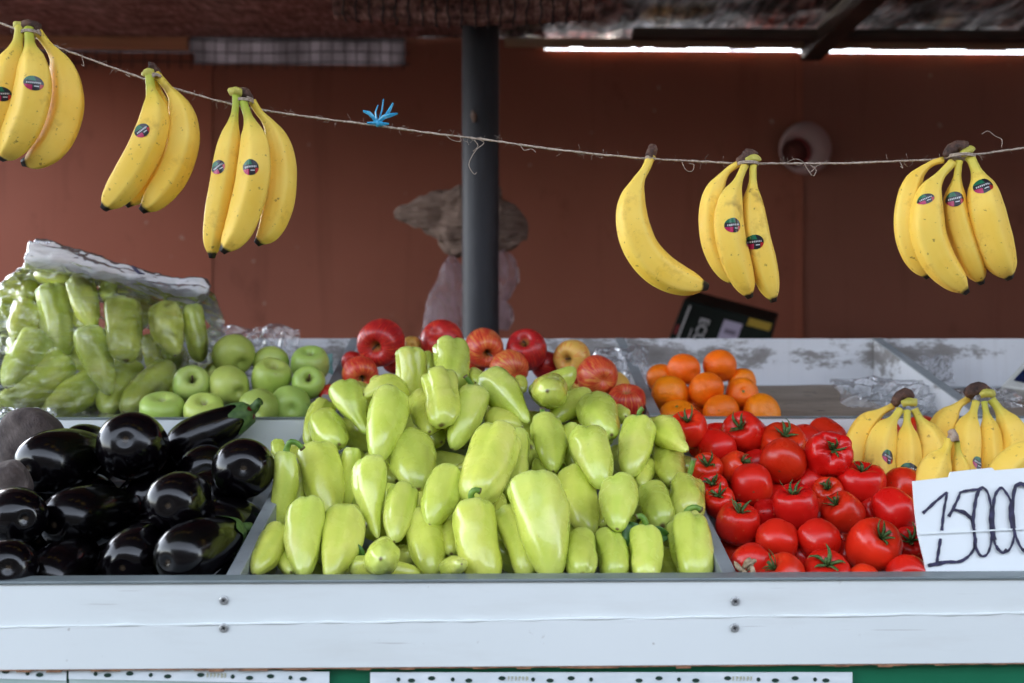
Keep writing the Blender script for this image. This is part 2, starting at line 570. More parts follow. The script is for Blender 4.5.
wall_mat('wall_orange', (0.37, 0.108, 0.066), (0.46, 0.142, 0.089))
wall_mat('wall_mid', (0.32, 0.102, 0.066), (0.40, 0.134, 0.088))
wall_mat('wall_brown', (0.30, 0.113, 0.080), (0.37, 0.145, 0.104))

@mk('plank_wood')
def _(t):
    o = t.obj()
    c = t.ramp(t.noise(t.mapping(o, (3, 30, 60)), 1, 5), [(0.3, (0.50, 0.18, 0.09)), (0.7, (0.70, 0.30, 0.16))])
    t.principled(Base_Color=c, Roughness=0.6)

@mk('dark_timber')
def _(t):
    o = t.obj()
    c = t.ramp(t.noise(t.mapping(o, (6, 6, 40)), 1, 5), [(0.3, (0.035, 0.022, 0.017)), (0.7, (0.10, 0.06, 0.045))])
    t.principled(Base_Color=c, Roughness=0.7)

@mk('pale_timber')
def _(t):
    o = t.obj()
    c = t.ramp(t.noise(t.mapping(o, (4, 30, 40)), 1, 5), [(0.3, (0.30, 0.17, 0.10)), (0.7, (0.48, 0.30, 0.19))])
    t.principled(Base_Color=c, Roughness=0.65)

@mk('shade_net')
def _(t):
    o = t.obj()
    w = t.noise(t.mapping(o, (70, 6, 70), rot=(0, 0, .5)), 1, 5, 0.65)
    n = t.noise(t.mapping(o, (5, 60, 60), rot=(0, 0, .5)), 1, 3)
    f = t.math('ADD', t.math('MULTIPLY', w, 0.6), t.math('MULTIPLY', n, 0.4))
    c = t.ramp(f, [(0.38, (0.09, 0.040, 0.034)), (0.5, (0.36, 0.165, 0.14)), (0.64, (0.80, 0.48, 0.42))])
    t.principled(Base_Color=c, Roughness=0.85)
    tl = t.n('ShaderNodeBsdfTranslucent')
    t.link(c, tl.inputs['Color'])
    ms = t.n('ShaderNodeMixShader')
    ms.inputs[0].default_value = 0.3
    t.link(t.p.outputs[0], ms.inputs[1]); t.link(tl.outputs[0], ms.inputs[2])
    t.link(ms.outputs[0], t.out.inputs[0])
    t.bump(f, 0.6, 0.006)

@mk('roof_foil')
def _(t):
    o = t.obj()
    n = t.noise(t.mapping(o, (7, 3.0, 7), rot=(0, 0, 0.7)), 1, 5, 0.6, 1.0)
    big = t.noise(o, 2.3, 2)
    stv = t.ramp(t.noise(t.mapping(o, (26, 5, 26), rot=(0, 0, .75)), 1, 5, 0.62, 1.2), [(0.44, 0.12), (0.54, 0.6), (0.62, 1.0)])  # bright streaks of reflected light, painted into the foil's colour
    c = t.ramp(big, [(0.34, (0.95, 0.26, 0.20)), (0.45, (0.85, 0.78, 0.80)), (0.6, (0.80, 0.86, 0.97)), (0.70, (0.95, 0.66, 0.25))])  # red, silver and yellow reflections painted as base colour
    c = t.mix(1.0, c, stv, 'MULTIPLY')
    t.principled(Base_Color=c, Roughness=0.26, Metallic=0.75)
    t.bump(n, 1.0, 0.04)

@mk('roof_top')
def _(t):
    t.principled(Base_Color=(0.30, 0.31, 0.32), Roughness=0.5)

@mk('wire_dark')
def _(t):
    t.principled(Base_Color=(0.035, 0.022, 0.022), Roughness=0.6)

@mk('film_grey')
def _(t):
    o = t.obj()
    c = t.ramp(t.noise(t.mapping(o, (14, 14, 4)), 1, 4), [(0.3, (0.10, 0.088, 0.092)), (0.7, (0.20, 0.18, 0.19))])
    t.principled(Base_Color=c, Roughness=0.5)
    tl = t.n('ShaderNodeBsdfTranslucent')
    t.link(c, tl.inputs['Color'])
    ms = t.n('ShaderNodeMixShader')
    ms.inputs[0].default_value = 0.6
    t.link(t.p.outputs[0], ms.inputs[1]); t.link(tl.outputs[0], ms.inputs[2])
    t.link(ms.outputs[0], t.out.inputs[0])

@mk('post_paint')
def _(t):
    o = t.obj()
    c = t.ramp(t.noise(t.mapping(o, (14, 14, 3)), 1, 5, 0.65), [(0.3, (0.026, 0.026, 0.030)), (0.7, (0.048, 0.047, 0.055))])
    d = t.ramp(t.noise(t.mapping(o, (60, 60, 18)), 1, 4, 0.7), [(0.64, 0), (0.7, 1)])
    c = t.mix(t.math('MULTIPLY', d, 0.6), c, (0.03, 0.028, 0.028))
    t.principled(Base_Color=c, Roughness=0.5, Specular_IOR_Level=0.3)
    t.bump(t.noise(o, 40, 4), 0.12, 0.004)

@mk('straw_cloth')
def _(t):
    o = t.obj()
    c = t.ramp(t.noise(t.mapping(o, (12, 12, 60), rot=(0, 0.7, 0)), 1, 5, 0.6), [(0.3, (0.15, 0.088, 0.065)), (0.7, (0.32, 0.215, 0.17))])
    t.principled(Base_Color=c, Roughness=0.9)
    t.bump(t.noise(t.mapping(o, (20, 20, 60), rot=(0, 0.9, 0)), 1, 5), 1.0, 0.02)

def plastic(name, tint, lo, hi, stretch, scale=1, gloss=.5, rough=.2, bump=.35, lim=(.42, .75)):
    t = NT(name)
    o = t.obj()
    tr = t.n('ShaderNodeBsdfTransparent'); tr.inputs[0].default_value = (1, 1, 1, 1)
    df = t.n('ShaderNodeBsdfDiffuse'); df.inputs[0].default_value = (*tint, 1)
    tl = t.n('ShaderNodeBsdfTranslucent'); tl.inputs[0].default_value = (*tint, 1)
    gl = t.n('ShaderNodeBsdfGlossy'); gl.inputs['Roughness'].default_value = rough
    n = t.noise(t.mapping(o, stretch, rot=(0, .45, 0)), scale, 5, 0.6, 0.6)
    b = t.n('ShaderNodeBump'); b.inputs['Strength'].default_value = bump; b.inputs['Distance'].default_value = 0.012
    t.link(n, b.inputs['Height'])
    t.link(b.outputs[0], gl.inputs['Normal'])
    m0 = t.n('ShaderNodeMixShader'); m0.inputs[0].default_value = 0.5
    t.link(df.outputs[0], m0.inputs[1]); t.link(tl.outputs[0], m0.inputs[2])
    m1 = t.n('ShaderNodeMixShader')
    t.link(t.ramp(n, [(lim[0], lo), (lim[1], hi)]), m1.inputs[0])
    t.link(tr.outputs[0], m1.inputs[1]); t.link(m0.outputs[0], m1.inputs[2])
    fr = t.n('ShaderNodeFresnel'); fr.inputs['IOR'].default_value = 1.45
    m2 = t.n('ShaderNodeMixShader')
    t.link(t.math('MULTIPLY', fr.outputs[0], gloss, clamp=True), m2.inputs[0])
    t.link(m1.outputs[0], m2.inputs[1]); t.link(gl.outputs[0], m2.inputs[2])
    t.link(m2.outputs[0], t.out.inputs[0])
    MAT[name] = t.m

plastic('bag_film', (0.80, 0.82, 0.80), 0.0, 0.30, (5, 5, 60), 1, 1.3, .09, .8, (.57, .70))  # whitish diffuse streaks painted in as the film's highlights
plastic('bag_roll', (0.92, 0.92, 0.95), 0.50, 0.90, (8, 50, 50), 1, .9, .18, .5)
plastic('crumpled_film', (0.92, 0.92, 0.95), 0.22, 0.62, (30, 30, 30), 1, .5, .2, .4)
plastic('pale_bag', (0.50, 0.36, 0.40), 0.30, 0.9, (22, 22, 9), 1, .5, .3, .8)

@mk('cap_fabric')
def _(t):
    t.principled(Base_Color=(0.52, 0.34, 0.33), Roughness=0.85)
@mk('cap_dark')
def _(t):
    t.principled(Base_Color=(0.20, 0.055, 0.045), Roughness=0.85)
@mk('box_card')
def _(t):
    o = t.obj()
    c = t.ramp(t.noise(o, 6, 3), [(0.3, (0.007, 0.008, 0.007)), (0.7, (0.013, 0.018, 0.013))])
    t.principled(Base_Color=c, Roughness=0.7, Specular_IOR_Level=0.2)
@mk('label_lilac')
def _(t):
    t.principled(Base_Color=(0.50, 0.42, 0.56), Roughness=0.6)
@mk('print_pale')
def _(t):
    t.principled(Base_Color=(0.50, 0.46, 0.46), Roughness=0.6)
@mk('print_dim')
def _(t):
    t.principled(Base_Color=(0.20, 0.16, 0.22), Roughness=0.6)
@mk('print_yellow')
def _(t):
    t.principled(Base_Color=(0.42, 0.26, 0.02), Roughness=0.6)
@mk('print_red')
def _(t):
    t.principled(Base_Color=(0.20, 0.012, 0.012), Roughness=0.6)
@mk('cardboard')
def _(t):
    o = t.obj()
    c = t.ramp(t.noise(t.mapping(o, (6, 14, 6)), 1, 5, 0.6), [(0.3, (0.20, 0.15, 0.11)), (0.7, (0.34, 0.27, 0.21))])
    d = t.ramp(t.noise(t.mapping(o, (22, 60, 22), rot=(0, 0, 0.5)), 1, 4, 0.7), [(0.60, 0), (0.68, 1)])
    c = t.mix(t.math('MULTIPLY', d, 0.75), c, (0.035, 0.030, 0.025))
    t.principled(Base_Color=c, Roughness=0.85)
    t.bump(t.noise(t.mapping(o, (20, 90, 20)), 1, 3), 0.3, 0.004)
@mk('card_white')
def _(t):
    o = t.obj()
    c = t.ramp(t.noise(o, 9, 3), [(0.3, (0.72, 0.76, 0.77)), (0.7, (0.78, 0.81, 0.82))])
    t.principled(Base_Color=c, Roughness=0.55)
    t.bump(t.noise(o, 12, 3), 0.06, 0.01)
@mk('marker_ink')
def _(t):
    o = t.obj()
    c = t.ramp(t.noise(o, 160, 3), [(0.35, (0.008, 0.007, 0.028)), (0.75, (0.035, 0.030, 0.09))])
    t.principled(Base_Color=c, Roughness=0.5)
@mk('clear_tape')
def _(t):
    t.principled(Base_Color=(0.76, 0.80, 0.81), Roughness=0.3)
@mk('scale_case')
def _(t):
    t.principled(Base_Color=(0.52, 0.51, 0.47), Roughness=0.45)
@mk('scale_screen')
def _(t):
    t.principled(Base_Color=(0.006, 0.014, 0.05), Roughness=0.15)
@mk('twine')
def _(t):
    o = t.obj()
    c = t.ramp(t.noise(t.mapping(o, (400, 400, 400)), 1, 3), [(0.3, (0.26, 0.19, 0.14)), (0.7, (0.56, 0.46, 0.38))])
    t.principled(Base_Color=c, Roughness=0.9)
@mk('blue_ribbon')
def _(t):
    o = t.obj()
    c = t.ramp(t.noise(o, 160, 3), [(0.3, (0.015, 0.24, 0.48)), (0.6, (0.06, 0.40, 0.62)), (0.8, (0.40, 0.45, 0.62))])
    t.principled(Base_Color=c, Roughness=0.35)
@mk('dry_husk')
def _(t):
    o = t.obj()
    c = t.ramp(t.noise(o, 120, 4), [(0.3, (0.20, 0.13, 0.07)), (0.7, (0.50, 0.40, 0.27))])
    t.principled(Base_Color=c, Roughness=0.9)
@mk('leaf_green')
def _(t):
    o = t.obj()
    c = t.ramp(t.noise(o, 60, 3), [(0.3, (0.03, 0.10, 0.018)), (0.7, (0.07, 0.18, 0.03))])
    t.principled(Base_Color=c, Roughness=0.45)
    t.bump(t.noise(o, 90, 3), 0.4, 0.003)
@mk('teal_cloth')
def _(t):
    t.principled(Base_Color=(0.22, 0.42, 0.38), Roughness=0.5)
@mk('asphalt')
def _(t):
    o = t.obj()
    c = t.ramp(t.noise(o, 1.5, 8, 0.7), [(0.3, (0.030, 0.029, 0.029)), (0.7, (0.055, 0.054, 0.052))])
    t.principled(Base_Color=c, Roughness=0.95, Specular_IOR_Level=0.1)
    t.bump(t.noise(o, 120, 4), 0.4, 0.01)
@mk('plaster')
def _(t):
    o = t.obj()
    c = t.ramp(t.noise(o, 0.8, 5), [(0.3, (0.014, 0.014, 0.014)), (0.7, (0.024, 0.023, 0.022))])
    t.principled(Base_Color=c, Roughness=0.95, Specular_IOR_Level=0.05)
@mk('pane')
def _(t):
    t.principled(Base_Color=(0.010, 0.012, 0.013), Roughness=0.5, Specular_IOR_Level=0.1)

# ------------------------------------------------------------------ surface shapes
def cr(xs, ys, x):
    """smooth interpolation through profile points"""
    n = len(xs)
    if x <= xs[0]: return ys[0]
    if x >= xs[-1]: return ys[-1]
    for i in range(n - 1):
        if x <= xs[i + 1]:
            break
    h = xs[i + 1] - xs[i]
    s = (x - xs[i]) / h
    def m(k):
        if k <= 0 or k >= n - 1:
            a, b = max(k - 1, 0), min(k + 1, n - 1)
            return (ys[b] - ys[a]) / max(xs[b] - xs[a], 1e-9)
        d0 = (ys[k] - ys[k - 1]) / (xs[k] - xs[k - 1]); d1 = (ys[k + 1] - ys[k]) / (xs[k + 1] - xs[k])
        return 0 if d0 * d1 <= 0 else 2 * d0 * d1 / (d0 + d1)
    m0, m1 = m(i), m(i + 1)
    return ((2 * s**3 - 3 * s**2 + 1) * ys[i] + (s**3 - 2 * s**2 + s) * h * m0 +
            (-2 * s**3 + 3 * s**2) * ys[i + 1] + (s**3 - s**2) * h * m1)

def ring_mesh(rings, seg):
    """rings: list of lists of seg points; returns faces (ends are closed by fans of the end rings)"""
    f = []
    n = len(rings)
    for i in range(n - 1):
        for k in range(seg):
            k2 = (k + 1) % seg
            f.append((i * seg + k, i * seg + k2, (i + 1) * seg + k2, (i + 1) * seg + k))
    f.append(tuple(range(seg - 1, -1, -1)))
    f.append(tuple((n - 1) * seg + k for k in range(seg)))
    return f

PEP = {   # silhouettes from the stem end (0) to the tip (1)
    'cone':  ([0, .03, .10, .22, .38, .55, .72, .86, .94, .985, 1.0], [.54, .82, .98, 1.0, .98, .90, .75, .54, .36, .15, .01]),
    'block': ([0, .03, .09, .22, .42, .62, .80, .90, .96, .99, 1.0], [.55, .82, .97, 1.0, .97, .93, .84, .70, .48, .22, .02]),
    'slim':  ([0, .03, .08, .2, .4, .6, .78, .90, .96, .99, 1.0], [.55, .78, .90, .98, 1.0, .96, .86, .66, .44, .2, .02]),
    'round': ([0, .04, .12, .26, .42, .58, .74, .87, .94, .985, 1.0], [.42, .68, .90, 1.0, 1.0, .95, .82, .62, .42, .18, .01]),
    'beak':  ([0, .03, .10, .2, .34, .48, .60, .74, .88, .97, 1.0], [.5, .78, .97, 1.0, .95, .80, .60, .42, .30, .14, .01]),
}
def pepper_mesh(L, W, kind, seed, bend=0.0, lobes=None):
    rnd = random.Random(seed)
    xs, ys = PEP[kind]
    seg, nr = 36, 30
    lob = lobes or rnd.choice([3, 3, 4])
    if not bend: bend = rnd.uniform(-.06, .06)
    ph = rnd.random() * 6.28
    amp = {'cone': .09, 'block': .13, 'slim': .08, 'round': .08, 'beak': .12}[kind] * rnd.uniform(.5, 1.45)
    flat = rnd.uniform(.86, 1.0)
    rx = W / 2
    so = Vector((rnd.uniform(0, 90), rnd.uniform(0, 90), rnd.uniform(0, 90)))
    vs, ta, ga = [], [], []
    tl = [0.0, 0.0, 0.0] + [(1 - math.cos(PI * i / (nr - 1))) / 2 for i in range(nr)]
    dr = [.10, .28, .46] + [None] * nr
    dz = [.085, .05, .015] + [0] * nr
    for i, t in enumerate(tl):
        r0 = cr(xs, ys, t) * rx if dr[i] is None else dr[i] * rx
        z = t * L + dz[i] * W * 0.9
        g_amp = amp * (1.0 + 0.9 * math.exp(-(t / .12) ** 2)) * (1 - 0.55 * t) + (0.05 if kind == 'block' else 0.0) * math.exp(-((t - .95) / .12) ** 2)
        bx = bend * L * (4 * t * (1 - t) - .5) if bend else 0
        for k in range(seg):
            th = 2 * PI * k / seg
            s = math.sin(lob * (th - ph) / 2 + 0.5 * math.sin(t * 3 + ph))
            g = math.exp(-(s / .42) ** 2)
            r = r0 * (1 - g_amp * g)
            d = Vector((math.cos(th), math.sin(th), 2.2 * t))
            r *= 1 + 0.13 * noise.noise(d * 1.1 + so) + 0.06 * noise.noise(d * 2.4 + so)
            vs.append(Vector((r * math.cos(th) + bx, r * math.sin(th) * flat, z - L / 2)))
            ta.append(t if dr[i] is None else 0.0); ga.append(g * (1 - t * .7))
    return vs, ring_mesh([0] * len(tl), seg), {'t': ta, 'groove': ga}, bend

def pepper_prof(kind, t):
    return cr(*PEP[kind], t)

EGG = ([0, .02, .08, .20, .38, .56, .70, .82, .91, .965, .99, 1.0], [.30, .38, .48, .66, .86, .98, 1.0, .93, .76, .52, .27, .02])
def egg_mesh(L, W, seed, bend=0.0):
    rnd = random.Random(seed)
    seg, nr = 40, 36
    so = Vector((rnd.uniform(0, 90), rnd.uniform(0, 90), rnd.uniform(0, 90)))
    vs, ta = [], []
    for i in range(nr):
        t = (1 - math.cos(PI * i / (nr - 1))) / 2
        r0 = cr(*EGG, t) * W / 2
        bx = bend * L * (4 * t * (1 - t) - .5)
        for k in range(seg):
            th = 2 * PI * k / seg
            d = Vector((math.cos(th), math.sin(th), 1.6 * t))
            r = r0 * (1 + .03 * noise.noise(d * .9 + so))
            dim = .004 * math.exp(-((1 - t) / .006) ** 2)
            vs.append(Vector((r * math.cos(th) + bx, r * math.sin(th), t * L - L / 2 - dim)))
            ta.append(t)
    return vs, ring_mesh([0] * nr, seg), {'t': ta}

def lathe_fruit(prof, W, H, seed, lobes=0, lobe_amp=0.0, nz=.03, seg=40, top_lobe=0.0, yel=None):
    """prof: (z from +1 top to -1 bottom, radius 0..1) closed at both ends; z axis is the stem axis"""
    rnd = random.Random(seed)
    so = Vector((rnd.uniform(0, 90), rnd.uniform(0, 90), rnd.uniform(0, 90)))
    ph = rnd.random() * 6.28
    n = len(prof)
    acc = [0]
    for i in range(1, n):
        acc.append(acc[-1] + math.hypot(prof[i][0] - prof[i - 1][0], prof[i][1] - prof[i - 1][1]))
    acc = [a / acc[-1] for a in acc]
    nr = 34
    vs, ta, aa = [], [], []
    irr = [rnd.uniform(.6, 1.4) for _ in range(max(lobes, 1))]
    for i in range(nr):
        t = i / (nr - 1)
        z = cr(acc, [p[0] for p in prof], t) * H / 2
        r0 = max(cr(acc, [p[1] for p in prof], t), .004) * W / 2
        for k in range(seg):
            th = 2 * PI * k / seg
            r = r0
            zz = z
            if lobes:
                q = lobes * (th - ph) / 2
                s = math.sin(q)
                g = math.exp(-(s / .38) ** 2) * irr[int((th - ph) / (2 * PI) * lobes + .5) % lobes]
                w = math.exp(-(t / .42) ** 2) + .25
                r *= 1 - lobe_amp * g * w
                zz -= top_lobe * g * H * math.exp(-((t - .16) / .14) ** 2)
            d = Vector((math.cos(th) * r0, math.sin(th) * r0, z)) / (W / 2)
            f = 1 + nz * noise.noise(d * 1.1 + so)
            vs.append(Vector((r * math.cos(th) * f, r * math.sin(th) * f, zz * f)))
            ta.append(t)
            aa.append(1 - abs(th / PI - 1))
    at_ = {'t': ta, 'ang': aa}
    if yel is not None:
        at_['yel'] = [yel] * len(ta)
    return vs, ring_mesh([0] * nr, seg), at_

P_TOM = [(.62, 0), (.70, .10), (.82, .22), (.93, .36), (.99, .52), (.95, .70), (.76, .88), (.40, .98), (.02, 1.0), (-.38, .96), (-.70, .80), (-.90, .56), (-.985, .30), (-1.0, .10), (-.995, 0)]
P_APP = [(.42, 0), (.46, .06), (.62, .14), (.82, .25), (.96, .40), (1.0, .54), (.93, .72), (.70, .90), (.36, .99), (.0, 1.0), (-.38, .92), (-.70, .76), (-.92, .56), (-1.0, .40), (-.97, .26), (-.88, .14), (-.82, .05), (-.81, 0)]
P_MAN = [(.84, 0), (.86, .08), (.93, .2), (.97, .36), (.90, .58), (.70, .80), (.38, .95), (0, 1.0), (-.40, .94), (-.72, .77), (-.92, .5), (-.97, .3), (-.95, .14), (-.90, 0)]
P_BEET = [(1.0, 0), (.98, .12), (.90, .34), (.72, .64), (.42, .88), (.05, 1.0), (-.35, .95), (-.68, .72), (-.88, .42), (-.97, .18), (-1.0, 0)]

def frame(axis, roll=0.0):
    z = axis.normalized()
    x = z.orthogonal().normalized()
    y = z.cross(x)
    m = Matrix((x, y, z)).transposed().to_4x4()
    return m @ Matrix.Rotation(roll, 4, 'Z')

# ------------------------------------------------------------------ piles
class Item:
    pass

def view_dir(px, py):
    return ray(px, py).normalized()

def img_axis(dx, dy, px, py):
    """unit vector square to the line of sight, pointing (dx right, dy down) in the picture"""
    v = view_dir(px, py)
    a = RGT * dx - UP * dy
    a = a - v * a.dot(v)
    return a.normalized()

def long_item(idn, x0, y0, x1, y1, w, Y, aspect, toward=1, **kw):
    """x0,y0 stem end, x1,y1 tip end of the outline"""
    it = Item()
    it.id = idn
    it.px, it.py = (x0 + x1) / 2, (y0 + y1) / 2
    it.Y0 = it.Y = Y
    s = S(Y)
    Sx = math.hypot(x1 - x0, y1 - y0)
    w *= kw.pop('fat', 1.0)
    it.W = w * s
    L = w * aspect
    q = max(0.0, min(1.0, (Sx * Sx - w * w) / max(L * L - w * w, 1e-6)))
    sn = math.sqrt(q); cs = math.sqrt(1 - q)
    if Sx > L: L = Sx
    it.L = L * s
    it.axis = (img_axis(x1 - x0, y1 - y0, it.px, it.py) * sn - view_dir(it.px, it.py) * cs * toward).normalized()
    it.kw = kw
    return it

def round_item(idn, px, py, w, h, Y, stem=None, **kw):
    it = Item()
    it.id = idn
    it.px, it.py = px, py
    it.Y0 = it.Y = Y
    s = S(Y)
    it.W, it.H = w * s, h * s
    v = view_dir(px, py)
    if stem is None:
        rr = random.Random(idn if isinstance(idn, int) else sum(map(ord, str(idn))) * 7)
        a = (RGT * rr.uniform(-.8, .8) + UP * rr.uniform(-.3, .8) + v * rr.uniform(.5, .9))
    else:                                   # where the stem shows, as a fraction of the radius
        dx, dy = stem
        q = dx * dx + dy * dy
        a = img_axis(1, 0, px, py) * dx + img_axis(0, 1, px, py) * dy - v * math.sqrt(max(0, 1 - q))
    it.axis = a.normalized()
    it.kw = kw
    return it

def spheres(it, kind):
    if kind in ('pepper', 'egg'):
        out = []
        for t in (.10, .30, .50, .70, .88):
            r = (pepper_prof(it.kw.get('shape', 'cone'), t) if kind == 'pepper' else cr(*EGG, t)) * it.W / 2
            off = it.axis * (t - .5) * it.L
            b = it.kw.get('bend', 0)
            out.append((off, r * .92))
        return out
    m = (it.W + it.H) / 4
    return [(Vector((0, 0, 0)), m)]

def relax(items, over=(), slack=.93, iters=260, ymin=None, spring=.015, ymax=None):
    """slide every item along its own line of sight until neighbours only touch"""
    n = len(items)
    idx = {it.id: i for i, it in enumerate(items)}
    sgn = {}
    for a, b in over:
        if a in idx and b in idx:
            sgn[(idx[a], idx[b])] = -1; sgn[(idx[b], idx[a])] = 1
    offs = np.array([[list(o) for o, r in it.sph] for it in items])
    rad = np.array([[r for o, r in it.sph] for it in items])
    d = np.array([list(ray(it.px, it.py)) for it in items])
    Y = np.array([it.Y for it in items]); Y0 = Y.copy()
    cam_ = np.array(list(CAM))
    bound = np.array([max(o.length + r for o, r in it.sph) for it in items])
    for itn in range(iters):
        C = cam_ + d * Y[:, None]
        dY = np.zeros(n)
        D = np.linalg.norm(C[:, None] - C[None], axis=2)
        cand = np.argwhere(np.triu(D < bound[:, None] + bound[None], 1))
        for i, j in cand:
            pi = C[i] + offs[i]; pj = C[j] + offs[j]
            dd = np.linalg.norm(pi[:, None] - pj[None], axis=2)
            pen = (rad[i][:, None] + rad[j][None]) * slack - dd
            p = pen.max()
            if p > 0:
                s = sgn.get((i, j))
                if s is None:
                    s = -1 if Y[i] < Y[j] else 1
                dY[i] += s * min(p, .02) * .25
                dY[j] -= s * min(p, .02) * .25
        Y = Y + np.clip(dY, -.012, .012) + spring * (Y0 - Y)
        if ymin is not None:
            Y = np.maximum(Y, ymin)
        if ymax is not None:
            Y = np.minimum(Y, ymax)
    for i, it in enumerate(items):
        it.Y = float(Y[i])
        it.pos = CAM + Vector(d[i].tolist()) * it.Y
        k = it.Y / it.Y0                    # keep the outline at the size measured in the picture
        it.W *= k
        if hasattr(it, 'L'): it.L *= k
        if hasattr(it, 'H'): it.H *= k

def add_child(name, parent, mw_parent, verts, faces, mat, attr=None, smooth=True):
    o = mesh_obj(name, verts, faces, mat, parent, smooth, attr)
    return o

def stem_geo(base, pts, r0, r1, seg=9):
    mb = MB()
    n = 10
    P = [Vector(p) for p in pts]
    path, rad, tt = [], [], []
    for i in range(n):
        u = i / (n - 1) * (len(P) - 1)
        a = min(int(u), len(P) - 2); f = u - a
        p0 = P[max(a - 1, 0)]; p1 = P[a]; p2 = P[a + 1]; p3 = P[min(a + 2, len(P) - 1)]
        q = .5 * ((2 * p1) + (p2 - p0) * f + (2 * p0 - 5 * p1 + 4 * p2 - p3) * f * f + (3 * p1 - p0 - 3 * p2 + p3) * f ** 3)
        path.append(q)
        t = i / (n - 1)
        rad.append((r0 * (1 - t) + r1 * t) * (1 + .9 * math.exp(-(t / .08) ** 2) + .35 * math.exp(-((1 - t) / .07) ** 2)))
    mb.tube(path, rad, seg)
    tt = []
    for i in range(n):
        tt += [i / (n - 1)] * seg
    return mb.v, mb.f, {'t': tt}

def build_pepper(it, name='sweet_pepper', group='green peppers heaped in the pepper bin'):
    seed = it.kw.get('seed', hash(it.id) & 0xffff if not isinstance(it.id, int) else it.id * 17 + 3)
    vs, fs, at_, _ = pepper_mesh(it.L, it.W, it.kw.get('shape', 'cone'), seed, it.kw.get('bend', 0), it.kw.get('lobes'))
    # local x lies in the picture plane so that a bend shows
    z = it.axis
    v = view_dir(it.px, it.py)
    x = z.cross(v)
    if x.length < .2: x = z.orthogonal()
    x.normalize(); y = z.cross(x)
    m = Matrix((x, y, z)).transposed().to_4x4()
    if not it.kw.get('bend'):
        m = m @ Matrix.Rotation(random.Random(seed).uniform(0, 6.28), 4, 'Z')
    m.translation = it.pos
    o = mesh_obj(name, vs, fs, MAT['pepper_skin'], None, True, at_, m)
    tag(o, it.kw['label'], 'pepper', group)
    st = it.kw.get('stem')
    if st:                                  # picture points the stem passes through
        inv = m.inverted()
        s = S(it.Y)
        base = inv @ (it.pos - it.axis * it.L * .46)
        P = [base]
        off0 = it.pos - it.axis * (it.L * .5)
        yb = off0.y
        for (qx, qy, dd) in st:
            P.append(inv @ (at(qx, qy, yb + dd)))
        g = stem_geo(base, P, .0042, .0030)
        mesh_obj('stem', g[0], g[1], MAT['green_stem'], o, True, g[2])
    return o

def calyx_geo(R, n, seed, stem=.010, z0=0.0, curl=1.0, wide=1.0, hf=None):
    """star of sepals round a short stalk; axis +z"""
    rnd = random.Random(seed)
    mb = MB()
    if hf: z0 = hf(.001)
    for k in range(n):
        a = 2 * PI * k / n + rnd.uniform(-.25, .25)
        ln = R * rnd.uniform(.75, 1.25)
        lift = rnd.uniform(.0, .95) * curl
        side = rnd.uniform(-.8, .8)
        path, m = [], 7
        vs, fs = [], []
        for i in range(m):
            u = i / (m - 1)
            r = .0012 + ln * u * (1 - .12 * u)
            zz = (hf(r) if hf else z0) + .0014 + ln * (max(lift, .04) * u * u + .05 * math.sin(u * 5 + k) ** 2)
            aa = a + side * u * u
            w = wide * R * .125 * (1 - u) ** .7 * (.5 + 1.2 * u if u < .4 else 1) + .0004
            c = Vector((r * math.cos(aa), r * math.sin(aa), zz))
            s_ = Vector((-math.sin(aa), math.cos(aa), rnd.uniform(-.3, .3)))
            vs += [c - s_ * w, c + Vector((0, 0, w * .5)), c + s_ * w, c - Vector((0, 0, .0007))]
        for i in range(m - 1):
            for q in range(4):
                q2 = (q + 1) % 4
                fs.append((i * 4 + q, i * 4 + q2, i * 4 + 4 + q2, i * 4 + 4 + q))
        fs.append((3, 2, 1, 0)); fs.append(tuple((m - 1) * 4 + q for q in range(4)))
        mb.add(vs, fs)
    if stem:
        lean = Vector((rnd.uniform(-.5, .5), rnd.uniform(-.5, .5), 1)).normalized()
        mb.tube([(0, 0, z0 - .001), lean * stem * .5 + Vector((0, 0, z0)), lean * stem + Vector((rnd.uniform(-.002, .002), 0, z0))], [.0024, .0017, .0021], 7)
    return mb.v, mb.f

def build_tomato(it):
    seed = it.id * 13 + 5 if isinstance(it.id, int) else 77
    heir = it.kw.get('heirloom')
    vs, fs, at_ = lathe_fruit(P_TOM, it.W, it.H, seed, 6 if heir else 5, .09 if heir else .035, .20 if heir else .07, top_lobe=.10 if heir else .03)
    m = frame(it.axis, seed * 1.3)
    m.translation = it.pos
    o = mesh_obj('tomato', vs, fs, MAT['tomato_skin'], None, True, at_, m)
    tag(o, it.kw['label'], 'tomato', it.kw.get('group', 'tomatoes heaped in the tomato bin'))
    if it.kw.get('cal'):
        hf = lambda r: cr([p[1] for p in P_TOM[:9]], [p[0] for p in P_TOM[:9]], r / (it.W / 2)) * it.H / 2
        v, f = calyx_geo(it.W * .26 * it.kw['cal'], 6 if seed % 2 else 5, seed, .013, 0, 1.0, 1.25, hf)
        mesh_obj('calyx', v, f, MAT['calyx_green'], o, True)
    return o

